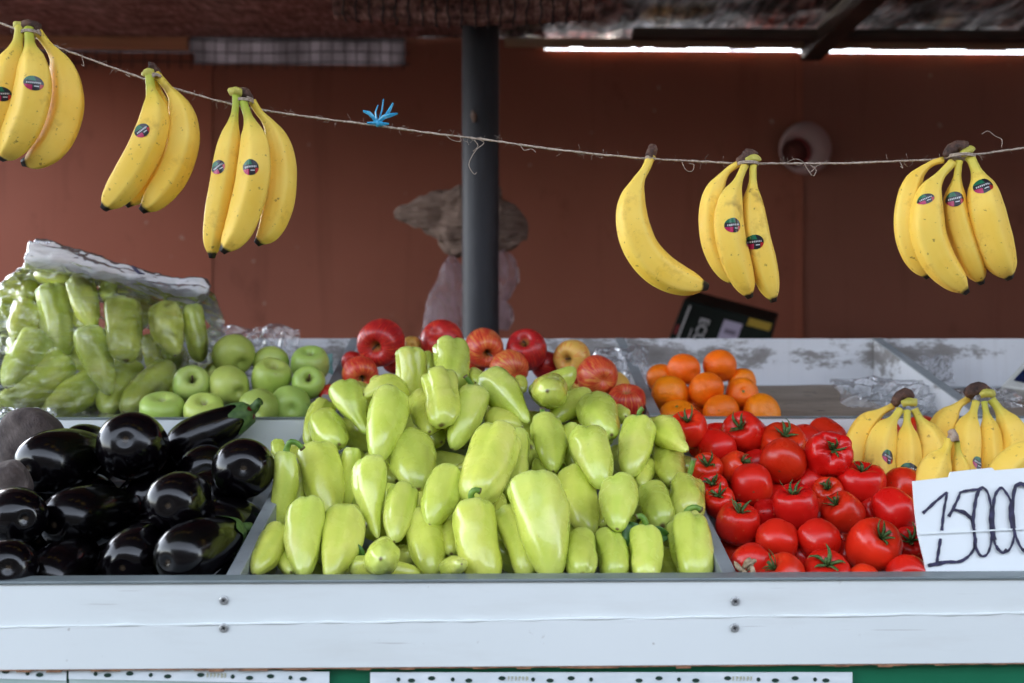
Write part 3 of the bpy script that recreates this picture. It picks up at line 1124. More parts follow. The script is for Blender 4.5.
def build_round(it, name, prof, mat, cat, group, stem=True, yel=None, lob=(5, .03), nz=.04):
    seed = it.id * 11 + 2
    vs, fs, at_ = lathe_fruit(prof, it.W, it.H, seed, lob[0], lob[1], nz, yel=yel)
    m = frame(it.axis, seed * 1.7)
    m.translation = it.pos
    o = mesh_obj(name, vs, fs, MAT[mat], None, True, at_, m)
    tag(o, it.kw['label'], cat, group)
    if stem and it.kw.get('stalk', True) and it.id in (2, 6, 41, 43, 44, 46, 49):
        rr = random.Random(seed)
        mb = MB()
        h = it.H * .5
        mb.tube([(0, 0, h * .40), (.001, 0, h * .75), (rr.uniform(-.004, .004), rr.uniform(-.004, .004), h * rr.uniform(.95, 1.15))], [.0014, .0012, .0018], 7)
        mesh_obj('stem', mb.v, mb.f, MAT['banana_crown'], o, True)
    return o
#@@PART2
# ------------------------------------------------------------------ the stall itself
stall = empty('market_stall', (0, 1.4, 0), 'white two-tier fruit stall of stained boards, divided into bins', 'market stall')
Z = lambda py, Y: at(512, py, Y).z
XL, XR = -1.45, 1.75
zt = Z(582, 1.0)                            # top of the front board
def zline(px, py):                          # point of the front board's face
    return at(px, py, 1.0)
zb = Z(665.5, 1.0)
mb = MB(); mb.box(XL, XR, 1.0, 1.02, zb, zt)
mb.build('front_board', MAT['white_board'], stall, bevel=.0012)
p0, p1 = zline(0, 627), zline(1024, 613)
sl = (p1.z - p0.z) / (p1.x - p0.x)
zs = lambda x: p0.z + (x - p0.x) * sl
mb = MB()
mb.hexa([(XL, .9978, zb - .0005), (XR, .9978, zb - .0005), (XR, .9998, zb - .0005), (XL, .9998, zb - .0005),
         (XL, .9978, zs(XL)), (XR, .9978, zs(XR)), (XR, .9998, zs(XR)), (XL, .9998, zs(XL))])
mb.build('lower_panel', MAT['white_board'], stall, bevel=.0008)
mb = MB()
rs = random.Random(4)
pts = [(x, .9985, zs(x) + rs.uniform(-.0006, .0006) + .0004) for x in np.linspace(XL, XR, 160)]
mb.tube(pts, [.0012 + rs.uniform(-.0006, .0008) for _ in pts], 6)
mb.build('sealant_bead', MAT['white_board'], stall, True)
mb = MB()
xs = np.linspace(XL, XR, 220)
for a, b in zip(xs[:-1], xs[1:]):
    mb.box(a, b, .9974, 1.0195, zb - .0012 - rs.random() ** 4 * .0022, zb - .0005)
mb.build('chipped_edge', MAT['raw_chip_edge'], stall)
mb = MB(); mb.box(XL, XR, .9972, 1.0225, zt + .0005, zt + .0036)
mb.build('edge_trim', MAT['edge_trim'], stall, bevel=.0009)
for (sx, sy) in ((224, 600), (224.5, 627), (735, 601), (734, 627)):
    c = zline(sx, sy)
    yy = .9992 if sy < 615 else .997
    mb = MB()
    ring = []
    for rr_, dd in ((.0046, 0), (.0044, -.0008), (.0034, -.0012), (.0013, -.0009), (.0002, -.0004)):
        ring.append([Vector((c.x + rr_ * math.cos(k * PI / 10), yy + dd, c.z + rr_ * math.sin(k * PI / 10))) for k in range(20)])
    mb.add([v for r_ in ring for v in r_], ring_mesh(ring, 20))
    sc = mb.build('screw', MAT['screw_steel'], stall, True)
    mb = MB()
    a0 = rs.random() * 3
    for q in (0, PI / 2):
        dx, dz = math.cos(a0 + q), math.sin(a0 + q)
        e = Vector((dx, 0, dz)) * .0018; s_ = Vector((-dz, 0, dx)) * .0004
        cc = Vector((c.x, yy - .0016 - q * .0003, c.z))
        mb.hexa([cc - e - s_, cc + e - s_, cc + e - s_ + Vector((0, .0012, 0)), cc - e - s_ + Vector((0, .0012, 0)),
                 cc - e + s_, cc + e + s_, cc + e + s_ + Vector((0, .0012, 0)), cc - e + s_ + Vector((0, .0012, 0))])
    mb.build('cross_slot', MAT['dark_recess'], sc)
mb = MB(); mb.box(XL, XR, 1.008, 1.018, .12, zb - .004)
mb.build('skirt_panel', MAT['green_panel'], stall)
for lx in (XL + .05, XR - .05):
    for ly in (1.06, 1.84):
        mb = MB(); mb.box(lx - .02, lx + .02, ly - .02, ly + .02, .0, ZC - .345)
        mb.build('leg', MAT['tray_grey'], stall)
# lower tier: floor, dividers, riser
FL = lambda y: ZC - .335 + (y - 1.02) * .31
mb = MB()
mb.hexa([(XL, 1.021, FL(1.021) - .012), (XR, 1.021, FL(1.021) - .012), (XR, 1.449, FL(1.449) - .012), (XL, 1.449, FL(1.449) - .012),
         (XL, 1.021, FL(1.021)), (XR, 1.021, FL(1.021)), (XR, 1.449, FL(1.449)), (XL, 1.449, FL(1.449))])
mb.build('lower_tray_floor', MAT['tray_grey'], stall)
RIM = Z(418, 1.452)
def lower_divider(xa, xb):
    z0, z1 = zt - .001, Z(433, 1.449)
    d = MB()
    d.hexa([(xa, 1.026, FL(1.026) + .001), (xb, 1.026, FL(1.026) + .001), (xb, 1.449, FL(1.449) + .001), (xa, 1.449, FL(1.449) + .001),
            (xa, 1.026, z0), (xb, 1.026, z0), (xb, 1.449, z1), (xa, 1.449, z1)])
    d.build('lower_divider', MAT['tray_grey'], stall, bevel=.0012)
LD0, LD1 = at(222, 579, 1.02).x, at(237, 579, 1.02).x
RD0, RD1 = at(725, 577, 1.02).x, at(740, 577, 1.02).x
lower_divider(LD0, LD1); lower_divider(RD0, RD1)
lower_divider(-1.02, -.998); lower_divider(1.05, 1.072)
mb = MB(); mb.box(XL, XR, 1.450, 1.466, FL(1.449), RIM - .0015)
mb.build('riser_board', MAT['white_board'], stall)
mb = MB(); mb.box(XL, XR, 1.4485, 1.4675, RIM - .001, RIM + .0012)
mb.build('rim_trim', MAT['edge_trim'], stall)
# upper tier
UF = lambda y: ZC - .127 + (y - 1.47) * .105
mb = MB()
mb.hexa([(XL, 1.467, UF(1.467) - .01), (XR, 1.467, UF(1.467) - .01), (XR, 1.869, UF(1.869) - .01), (XL, 1.869, UF(1.869) - .01),
         (XL, 1.467, UF(1.467)), (XR, 1.467, UF(1.467)), (XR, 1.869, UF(1.869)), (XL, 1.869, UF(1.869))])
mb.build('upper_tray_floor', MAT['tray_grey'], stall)
BT = Z(338.5, 1.87)
mb = MB(); mb.box(XL, XR, 1.870, 1.886, UF(1.869) - .02, BT)
mb.build('back_board', MAT['dirty_board'], stall, bevel=.0008)
def upper_divider(x, w=.014):
    z0, z1 = RIM + .002, BT - .002
    d = MB()
    d.hexa([(x, 1.468, UF(1.468) + .0005), (x + w, 1.468, UF(1.468) + .0005), (x + w, 1.8685, UF(1.8685) + .0005), (x, 1.8685, UF(1.8685) + .0005),
            (x, 1.468, z0), (x + w, 1.468, z0), (x + w, 1.8685, z1), (x, 1.8685, z1)])
    dv = d.build('upper_divider', MAT['dirty_board'], stall)
    e = MB()
    e.hexa([(x - .0015, 1.467, z0 + .0005), (x + w + .0015, 1.467, z0 + .0005), (x + w + .0015, 1.8690, z1 + .0005), (x - .0015, 1.8690, z1 + .0005),
            (x - .0015, 1.467, z0 + .003), (x + w + .0015, 1.467, z0 + .003), (x + w + .0015, 1.8690, z1 + .003), (x - .0015, 1.8690, z1 + .003)])
    e.build('edge_trim', MAT['tray_grey'], dv)
for px in (10, 352, 616, 873):
    upper_divider(at(px, 339, 1.87).x)

# ------------------------------------------------------------------ sleeves under the board
def sleeve(x0, y0, x1, y1, hgt, holes, label, prints=(), torn=False):
    a, b = at(x0, y0, 1.0), at(x1, y1, 1.0)
    e = empty('plastic_sleeve', ((a.x + b.x) / 2, 1.002, min(a.z, b.z) - .02), label, 'plastic sleeve', 'punched plastic sleeves hung under the board')
    h = hgt * S(1)
    def quad(m, p, q, y, t, hh):
        m.hexa([(p.x, y, p.z - hh), (q.x, y, q.z - hh), (q.x, y + t, q.z - hh), (p.x, y + t, p.z - hh),
                (p.x, y, p.z), (q.x, y, q.z), (q.x, y + t, q.z), (p.x, y + t, p.z)])
    m = MB(); quad(m, a, b, 1.0015, .0014, h)
    m.build('punched_strip', MAT['sleeve_plastic'], e)
    m = MB()
    a2, b2 = Vector((a.x, 0, a.z - h - .0002)), Vector((b.x, 0, b.z - h - .0002))
    quad(m, a2, b2, 1.0025, .001, .22)
    m.build('sleeve_body', MAT['sleeve_body'], e)
    m = MB()
    for i, hx in enumerate(holes):
        f = (hx - x0) / (x1 - x0)
        c = a.lerp(b, f); c.z -= h * (.52 + .1 * math.sin(i * 2.1))
        rx = (.0035 if i % 3 else .0019); rz = .0021
        n = 16
        v = [(c.x + rx * math.cos(2 * PI * k / n) * (1 if abs(math.cos(2 * PI * k / n)) < .8 else 1.05), 1.0008, c.z + rz * math.sin(2 * PI * k / n)) for k in range(n)]
        v += [(p[0], 1.0014, p[2]) for p in v]
        m = MB(); m.add(v, [tuple(range(n - 1, -1, -1)), tuple(range(n, 2 * n))] + [(k, (k + 1) % n, n + (k + 1) % n, n + k) for k in range(n)])
        m.build('punch_hole', MAT['hole_dark'], e)
    if prints:
        m = MB()
        for (q0, q1) in prints:
            x = q0
            while x < q1:
                f = (x - x0) / (x1 - x0)
                c = a.lerp(b, f); c.z -= h * .45
                w = rs.uniform(1.2, 2.2) * S(1)
                hh = .0022
                m.box(c.x, c.x + w * .35, 1.0007, 1.0013, c.z - hh, c.z + hh)
                m.box(c.x + w * .35, c.x + w, 1.0007, 1.0013, c.z + hh * rs.uniform(-.9, .3), c.z + hh * .9)
                x += 3.6
        m.build('faded_lettering', MAT['faded_print'], e)
sleeve(-70, 664, 65.5, 668, 13, [-40, -20, 5, 27, 39], 'pale plastic sleeve with punched edge at the bottom left corner')
sleeve(68, 667.5, 329, 672.5, 12, [95, 107, 129, 150, 167, 200, 232, 249, 270, 290, 303], 'middle-length punched plastic sleeve under the eggplants', [(206, 226)])
sleeve(370, 673, 853, 673, 13, [398, 411, 431, 452, 468, 501, 532, 549, 570, 590, 638, 658, 678, 695, 727, 758, 775, 795, 815, 826],
       'longest punched plastic strip, hung below the pepper bin', [(507, 526), (732, 752)])

# ------------------------------------------------------------------ rear wall, roof, post
YW = 3.6
RZ0 = ZC + 1.092
wx0, wxa, wxb, wx1 = -2.35, at(211, 200, YW).x, at(799, 200, YW).x, 3.4
wall = empty('rear_wall', (0, YW, 0), 'brown painted panel wall behind the stall, darker towards the right', 'wall')
zl, zl2, zr = Z(55, YW), Z(66, YW), Z(49.2, YW)
xm = at(192, 60, YW).x; xn = at(405, 60, YW).x
m = MB(); m.box(wx0, xm, YW, YW + .03, .02, zl); m.box(xm, wxa - .0015, YW, YW + .03, .02, zl2)
m.build('wall_panel', MAT['wall_orange'], wall)
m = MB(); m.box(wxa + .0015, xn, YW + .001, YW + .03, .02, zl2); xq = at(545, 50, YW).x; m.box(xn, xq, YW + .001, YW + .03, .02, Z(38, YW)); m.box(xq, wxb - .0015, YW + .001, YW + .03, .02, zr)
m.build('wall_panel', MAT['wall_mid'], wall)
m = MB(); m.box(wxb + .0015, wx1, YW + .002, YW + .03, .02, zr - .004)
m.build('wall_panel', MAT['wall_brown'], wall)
m = MB(); m.box(wxb - .014, wxb + .014, YW - .003, YW + .0, .02, zr - .006)
m.build('seam_strip', MAT['wall_paint'], wall)
m = MB(); m.box(wxa - .004, wxa + .004, YW - .002, YW - .0, .02, zl2)
m.build('seam_strip', MAT['wall_paint'], wall)
m = MB(); m.box(wx1 - .03, wx1, .6, YW - .002, .02, RZ0 + .02)  # out-of-view side wall, added to keep light off the right end
m.build('added_side_panel', MAT['wall_paint'], wall)
m = MB(); m.box(wx0, at(188, 45, 3.54).x, 3.535, 3.56, Z(51, 3.54), Z(37, 3.54))
m.build('timber_plank', MAT['plank_wood'], wall, bevel=.002)

mesh_ = empty('wire_mesh', (at(250, 60, YW).x, YW - .02, zl2), 'dark wire mesh strip along the top of the wall over grey film', 'wire mesh')
m = MB()
xa, xb = at(-20, 60, YW).x, at(410, 60, YW).x
k = xa
while k < xb:
    m.tube([(k + rs.uniform(-.004, .004), YW - .012, zl2 - .02), (k + rs.uniform(-.004, .004), YW - .012, zl2 + .16)], .0022, 6)
    k += .042
for zz in (zl2 + .002, zl2 + .040, zl2 + .080, zl2 + .12):
    m.tube([(x, YW - .016, zz + .004 * math.sin(x * 9)) for x in np.linspace(xa, xb, 30)], .0022, 6)
m.build('wires', MAT['wire_dark'], mesh_)
m = MB(); m.box(xa, xb, YW + .032, YW + .034, zl2 - .06, zl2 + .18)
m.build('film_backing', MAT['film_grey'], mesh_)

roof = empty('stall_roof', (0, 2.0, ZC + 1.1), 'dark roof lined with crinkled foil above the rear wall', 'roof')
RZ = ZC + 1.092
RY0, RY1 = .15, 3.655
gx = np.linspace(-2.4, 3.4, 150); gy = np.linspace(RY0, RY1, 110)
vs = []
for y in gy:
    for x in gx:
        q = Vector((x * 3.2, y * 2.4, 0))
        vs.append((x, y, RZ + .012 + max(0, YW - y) * .05 + .012 * noise.noise(q) + .008 * noise.noise(q * 3.1)))
fs = [(j * 150 + i, j * 150 + i + 1, (j + 1) * 150 + i + 1, (j + 1) * 150 + i) for j in range(109) for i in range(149)]
iv = Matrix.Translation(-roof.location)
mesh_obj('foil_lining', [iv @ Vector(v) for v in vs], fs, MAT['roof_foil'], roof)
m = MB()
m.hexa([(-2.4, RY0, RZ + .05 + (YW - RY0) * .05), (3.4, RY0, RZ + .05 + (YW - RY0) * .05), (3.4, RY1, RZ + .05), (-2.4, RY1, RZ + .05),
        (-2.4, RY0, RZ + .06 + (YW - RY0) * .05), (3.4, RY0, RZ + .06 + (YW - RY0) * .05), (3.4, RY1, RZ + .06), (-2.4, RY1, RZ + .06)])
m.build('roof_sheet', MAT['roof_top'], roof)
m = MB(); m.box(at(632, 30, 3.42).x, 3.3, 3.39, 3.45, Z(38, 3.42), Z(29, 3.42))
m.build('purlin', MAT['dark_timber'], roof, bevel=.003)
m = MB(); m.box(.05, 3.3, 3.545, 3.575, Z(46.4, 3.56), Z(38.5, 3.56))
m.build('purlin', MAT['pale_timber'], roof, bevel=.003)
rq = random.Random(17)
xg = .16
while xg < 2.2:                             # scraps of lining hanging into the gap under the roof
    wgt = rq.uniform(.02, .22)
    m = MB(); zg = Z(46.4, 3.56)
    m.hexa([(xg, 3.577, zg - rq.uniform(.0005, .0045)), (xg + wgt, 3.577, zg - rq.uniform(.0005, .0035)), (xg + wgt, 3.580, zg - .002), (xg, 3.580, zg - .002),
            (xg, 3.577, zg + .01), (xg + wgt, 3.577, zg + .01), (xg + wgt, 3.580, zg + .01), (xg, 3.580, zg + .01)])
    m.build('lining_scrap', MAT['plank_wood'], roof)
    xg += wgt + rq.uniform(.0, .16)
rx = at(803, 46, 3.55).x
m = MB()
m.hexa([(rx, 1.2, RZ - .02), (rx + .075, 1.2, RZ - .02), (rx + .075, 3.58, RZ - .075), (rx, 3.58, RZ - .075),
        (rx, 1.2, RZ + .06), (rx + .075, 1.2, RZ + .06), (rx + .075, 3.58, RZ - .012), (rx, 3.58, RZ - .012)])
m.build('rafter', MAT['dark_timber'], roof, bevel=.003)

# shade net that sags under the roof on the left
nx, ny = 130, 60
vs = []
for j in range(ny):
    v = j / (ny - 1)
    y = 1.7 + v * 1.83
    for i in range(nx):
        u = i / (nx - 1)
        x = -2.3 + u * 2.42
        z = ZC + .74 + .325 * v ** .8
        edge = max(0, (u - .78) / .22)
        z += .10 * edge ** 2 * (1 - v * .6)
        z += (.018 * math.sin(x * 5 + 2.6 * v) + .010 * math.sin(x * 17 + 5 * v + 1) + .02 * noise.noise(Vector((x * 2, y * 2, 0)))) * (1 - v ** 3) + .012 * v ** 3
        vs.append((x, y, z))
fs = [(j * nx + i, j * nx + i + 1, (j + 1) * nx + i + 1, (j + 1) * nx + i) for j in range(ny - 1) for i in range(nx - 1)]
net = mesh_obj('shade_net', vs, fs, MAT['shade_net'])
md = net.modifiers.new('thickness', 'SOLIDIFY'); md.thickness = .003
tag(net, 'sagging brown shade net under the roof at upper left', 'shade net')

rn = empty('rolled_net', at(467, 8, 2.2), 'dark net rolled up and tied round a bar in front of the post', 'rolled net')
m = MB()
P = [at(x, 7 + 4 * math.sin(x / 60), 2.2) for x in range(335, 596, 6)]
m.tube(P, [.031 + .004 * noise.noise(Vector((i * .7, 0, 0))) for i in range(len(P))], 16)
m.build('net_roll', MAT['shade_net'], rn, True)
m = MB()
for x in range(345, 592, 13):
    c = at(x, 7 + 4 * math.sin(x / 60), 2.2)
    pts = [c + Vector((rs.uniform(-.003, .003), .035 * math.cos(a), .035 * math.sin(a))) for a in np.linspace(0, 2 * PI, 17)]
    m.tube(pts, .0022, 6)
m.build('tie_wire', MAT['wire_dark'], rn, True)

pp = at(480.5, 200, 2.32)
post = empty('steel_post', (pp.x, 2.32, 0), 'dark grey round steel post holding up the roof', 'post')
m = MB(); m.tube([(pp.x, 2.32, .0), (pp.x, 2.32, 1.0), (pp.x, 2.32, 1.7), (pp.x, 2.32, RZ + .06)], 18.5 * S(2.32), 40)
m.build('pipe', MAT['post_paint'], post, True)
m = MB(); m.box(pp.x - .09, pp.x + .09, 2.23, 2.41, 0, .012)
m.build('foot_plate', MAT['post_paint'], post)
m = MB()
c = at(474, 121, 2.32) - Vector((0, 18.4 * S(2.32) * .93, 0))
m.tube([c + Vector((-.002, .0, .014)), c + Vector((0, -.003, .004)), c + Vector((.002, -.003, -.012))], [.003, .007, .004], 8)
m.build('paint_drip', MAT['straw_cloth'], post, True)

# ------------------------------------------------------------------ things at the rear wall
cap = empty('sun_hat', at(806, 148, 3.57), 'pale pink sun hat with dark crown hung on the wall', 'hat')
c0 = at(806, 148, 3.56); c1 = at(795, 153, 3.56)
s_ = S(3.56)
n = 48
vs, fs = [], []
for j, (f, yy) in enumerate(((0, 0), (.12, -.008), (.5, -.014), (.9, -.008), (1, .002), (1, .006), (.5, -.008), (.0, .006))):
    for k in range(n):
        a = 2 * PI * k / n
        o_ = c0 + Vector((math.cos(a) * 26.5 * s_, 0, math.sin(a) * 26.5 * s_))
        i_ = c1 + Vector((math.cos(a) * 14 * s_, 0, math.sin(a) * 14 * s_))
        p = i_.lerp(o_, f); p.y += yy + .006 * math.sin(a * 2 + .6)
        vs.append(p)
for j in range(7):
    for k in range(n):
        fs.append((j * n + k, j * n + (k + 1) % n, (j + 1) * n + (k + 1) % n, (j + 1) * n + k))
m = MB(); m.add(vs, fs); m.build('brim', MAT['cap_fabric'], cap, True)
vs = []
for j in range(10):
    t = j / 9
    for k in range(n):
        a = 2 * PI * k / n
        r_ = 14.6 * s_ * math.cos(t * 1.45)
        vs.append(c1 + Vector((math.cos(a) * r_, .004 + .03 * math.sin(t * 1.45), math.sin(a) * r_)))
m = MB(); m.add(vs, ring_mesh([0] * 10, n)); m.build('crown', MAT['cap_dark'], cap, True)
m = MB(); m.tube([c1 + Vector((math.cos(a) * 14.4 * s_, -.004, math.sin(a) * 14.4 * s_)) for a in np.linspace(-1.9, 1.7, 26)], [.004 + .003 * math.sin(i / 25 * PI) for i in range(26)], 8)
m.build('hat_band', MAT['print_red'], cap, True)

def lump(name, outline, Y, mat, label, cat, seed, ridge=0, rdir=0, dep=.4):
    """soft hanging thing: spine through outline = (px, py, half height px)"""
    so = Vector((seed * 7.1, seed * 3.3, 1))
    seg = 90
    pts = []
    N = 80
    us = [i / (N - 1) * (len(outline) - 1) for i in range(N)]
    vs = []
    sp = [at(o[0], o[1], Y) for o in outline]
    c = sum(sp, Vector()) / len(sp)
    for i, u in enumerate(us):
        xs_ = list(range(len(outline)))
        px = cr(xs_, [o[0] for o in outline], u); py = cr(xs_, [o[1] for o in outline], u); hw = cr(xs_, [o[2] for o in outline], u)
        du = .05
        px2 = cr(xs_, [o[0] for o in outline], min(u + du, len(outline) - 1)) - cr(xs_, [o[0] for o in outline], max(u - du, 0))
        py2 = cr(xs_, [o[1] for o in outline], min(u + du, len(outline) - 1)) - cr(xs_, [o[1] for o in outline], max(u - du, 0))
        l = math.hypot(px2, py2) or 1
        nxv, nyv = -py2 / l, px2 / l
        cen = at(px, py, Y)
        a_ = (RGT * nxv - UP * nyv)
        hw *= S(Y)
        for k in range(seg):
            th = 2 * PI * k / seg
            r = hw * (1 + .22 * noise.noise(Vector((math.cos(th) * 1.3, math.sin(th) * 1.3, u * 1.1)) + so) + .08 * noise.noise(Vector((math.cos(th) * 4, math.sin(th) * 4, u * 3)) + so))
            if ridge: r *= 1 + .16 * noise.noise(Vector((math.cos(th) * 4, math.sin(th) * 4, u * 2.2)) + so) + .12 * max(0, 1 - 4 * abs(noise.noise(Vector((math.cos(th) * 3, math.sin(th) * 3, u * 1.2)))))
            vs.append(cen + a_ * r * math.cos(th) + Vector((0, 1, 0)) * r * dep * math.sin(th))
    o = mesh_obj(name, [v - c for v in vs], ring_mesh([0] * N, seg), MAT[mat], None, True, None, Matrix.Translation(c))
    tag(o, label, cat)
    return o
lump('cloth_bundle', [(394, 215, 3), (402, 214, 8), (418, 214, 14), (440, 216, 23), (460, 220, 34), (485, 221, 34), (502, 222, 29), (514, 216, 20), (520, 211, 8)], 2.46, 'straw_cloth',
     'pale fringed cloth bundle tied behind the dark post', 'cloth bundle', 1, 13)
lump('plastic_bag', [(452, 256, 3), (452, 266, 10), (450, 290, 17), (448, 315, 24), (447, 340, 27), (447, 356, 12)], 2.44, 'pale_bag',
     'pinkish plastic bag hanging on the left side of the post', 'plastic bag', 2)
lump('plastic_bag', [(502, 250, 3), (505, 262, 10), (507, 278, 12), (505, 292, 7), (500, 300, 6), (503, 316, 11), (502, 330, 6)], 2.42, 'pale_bag',
     'small greyish plastic bag knotted on the right side of the post', 'plastic bag', 3)

bx = empty('fruit_box', at(715, 350, 3.0), 'tilted black printed fruit box standing behind the stall', 'box')
fTL, fTR, fBR, fBL = at(684, 299, 2.92), at(775, 323, 2.92), at(752, 412, 2.92), at(650, 388, 2.92)
bTL, bTR = at(705, 292.5, 3.16), at(768, 311, 3.16)
dv = ((bTL - fTL) + (bTR - fTR)) / 2
m = MB(); m.hexa([fBL, fBR, fBR + dv, fBL + dv, fTL, fTR, fTR + dv, fTL + dv])
m.build('carton', MAT['box_card'], bx, bevel=.004)
U = fTR - fTL; V = fTL - fBL; Nn = U.cross(V).normalized()
if Nn.y > 0: Nn = -Nn
def face_quad(u0, u1, v0, v1, name, mat, off=.002, th=.0012):
    q = [fBL + U * a + V * b for (a, b) in ((u0, v0), (u1, v0), (u1, v1), (u0, v1))]
    m = MB(); m.hexa([q[0] + Nn * off, q[1] + Nn * off, q[1] + Nn * (off + th), q[0] + Nn * (off + th),
                      q[3] + Nn * off, q[2] + Nn * off, q[2] + Nn * (off + th), q[3] + Nn * (off + th)])
    return m.build(name, MAT[mat], bx)
face_quad(.48, .68, .50, .90, 'paper_label', 'label_lilac')
face_quad(.52, .64, .76, .81, 'label_print', 'print_dim', .0036)
face_quad(.55, .62, .58, .68, 'label_print', 'print_dim', .0036)
face_quad(.72, .97, .90, .985, 'yellow_flash', 'print_yellow')
face_quad(.80, .88, .60, .70, 'red_mark', 'print_red')
face_quad(.02, .06, .62, .72, 'red_mark', 'print_red')
face_quad(.075, .095, .55, .95, 'small_print', 'print_pale')
face_quad(.185, .195, .35, .72, 'small_print', 'print_pale')
def text_mesh(body, size, org, xdir, ydir, mat, parent, name):
    cu = bpy.data.curves.new(name, 'FONT'); cu.body = body; cu.size = size; cu.extrude = .0006; cu.offset = size * .02
    o = bpy.data.objects.new(name, cu); COL.objects.link(o)
    me = bpy.data.meshes.new_from_object(o.evaluated_get(bpy.context.evaluated_depsgraph_get()))
    bpy.data.objects.remove(o); bpy.data.curves.remove(cu)
    zd = xdir.cross(ydir).normalized()
    M = Matrix((xdir.normalized(), ydir.normalized(), zd)).transposed().to_4x4(); M.translation = org
    inv = parent.matrix_basis.inverted()
    me.transform(inv @ M)
    me.materials.clear(); me.materials.append(MAT[mat])
    q = bpy.data.objects.new(name, me); COL.objects.link(q); q.parent = parent
    return q
text_mesh('ECUA', .040, fBL + U * .24 + V * .86 + Nn * .003, -V, U, 'print_pale', bx, 'lettering')
st = empty('storage_table', (at(715, 400, 3.05).x, 3.05, 0), 'low dark table under the tilted black fruit box', 'table')
zt_ = min(fBL.z, fBR.z) - .003
m = MB(); m.box(st.location.x - .3, st.location.x + .3, 2.82, 3.3, zt_ - .03, zt_); m.build('tabletop', MAT['dark_timber'], st)
for a in (-1, 1):
    for b in (2.86, 3.26):
        m = MB(); m.box(st.location.x + a * .27 - .02, st.location.x + a * .27 + .02, b - .02, b + .02, 0, zt_ - .03); m.build('leg', MAT['dark_timber'], st)

# ------------------------------------------------------------------ things lying in the upper bins
def flat_sheet(name, x0, x1, y0, y1, zf, mat, label, cat, amp=.002, notch=None):
    n1, n2 = 40, 30
    vs = []
    c = Vector(((x0 + x1) / 2, (y0 + y1) / 2, zf((y0 + y1) / 2)))
    for j in range(n2):
        for i in range(n1):
            x = x0 + (x1 - x0) * i / (n1 - 1); y = y0 + (y1 - y0) * j / (n2 - 1)
            if j == n2 - 1: y += .006 * noise.noise(Vector((x * 14, 0, 0)))
            vs.append(Vector((x, y, zf(y) + amp * (1 + noise.noise(Vector((x * 9, y * 9, 2)))))) - c)
    fs = [(j * n1 + i, j * n1 + i + 1, (j + 1) * n1 + i + 1, (j + 1) * n1 + i) for j in range(n2 - 1) for i in range(n1 - 1)]
    o = mesh_obj(name, vs, fs, MAT[mat], None, True, None, Matrix.Translation(c))
    md = o.modifiers.new('thickness', 'SOLIDIFY'); md.thickness = .003; md.offset = 1
    tag(o, label, cat)
    return o
xa = at(626, 400, 1.6).x
flat_sheet('cardboard_sheet', .262, .64, 1.475, 1.845, lambda y: UF(y) + .001, 'cardboard', 'brown stained cardboard lining the bin beside the mandarins', 'cardboard')
flat_sheet('cardboard_sheet', .76, 1.25, 1.475, 1.80, lambda y: UF(y) + .001, 'cardboard', 'brown cardboard lining the right-hand bin under the scale', 'cardboard')

def crumple(name, px, py, w, h, Y, mat, label, cat, seed, depth=.02, tilt=.6, n=44):
    so = Vector((seed * 5.7, seed * 2.1, seed))
    c = at(px, py, Y)
    vs = []
    for j in range(n):
        for i in range(n):
            u = i / (n - 1) * 2 - 1; v = j / (n - 1) * 2 - 1
            r = 1 + .25 * noise.noise(Vector((u * 1.6, v * 1.6, 0)) + so)
            q = Vector((u * 2.4, v * 2.4, 0)) + so
            hgt = abs(noise.noise(q)) + .55 * abs(noise.noise(q * 2.3)) + .3 * abs(noise.noise(q * 5))
            hgt *= (1 - u * u) ** .4 * (1 - v * v) ** .4
            x = u * w / 2 * S(Y) * r; zz = -v * h / 2 * S(Y) * r
            vs.append(Vector((x, -hgt * depth * .6 + zz * tilt, zz + hgt * depth * .35)))
    fs = [(j * n + i, j * n + i + 1, (j + 1) * n + i + 1, (j + 1) * n + i) for j in range(n - 1) for i in range(n - 1)]
    o = mesh_obj(name, vs, fs, MAT[mat], None, True, None, Matrix.Translation(c))
    tag(o, label, cat)
    return o
crumple('plastic_bag', 262, 352, 78, 50, 1.80, 'crumpled_film', 'crumpled clear plastic bag behind the green apples', 'plastic bag', 3, .05, .35)
crumple('plastic_bag', 625, 382, 56, 70, 1.70, 'crumpled_film', 'crumpled clear plastic bag beside the red apples', 'plastic bag', 5, .05, .8)
crumple('plastic_bag', 900, 402, 116, 44, 1.62, 'crumpled_film', 'loose clear plastic bag behind the banana bunch near the tomatoes', 'plastic bag', 8, .05, 1.3)
crumple('plastic_bag', 936, 369, 30, 26, 1.82, 'crumpled_film', 'small balled plastic bag against the stained back board', 'plastic bag', 9, .06, .5)
crumple('plastic_bag', 985, 399, 70, 22, 1.62, 'crumpled_film', 'flat clear plastic bag in front of the scale', 'plastic bag', 11, .03, 1.3)
crumple('plastic_bag', 20, 420, 64, 22, 1.50, 'crumpled_film', 'pale plastic bag corner beneath the bag of peppers', 'plastic bag', 12, .03, 1.0)
crumple('blue_wrapper', 261, 361, 14, 16, 1.76, 'blue_ribbon', 'small blue scrap of wrapper behind the topmost green apple', 'wrapper', 13, .02, .4, 16)
crumple('cloth_scrap', 327, 364, 12, 20, 1.74, 'teal_cloth', 'small teal cloth scrap in the corner by the green apples', 'cloth', 14, .02, .4, 16)

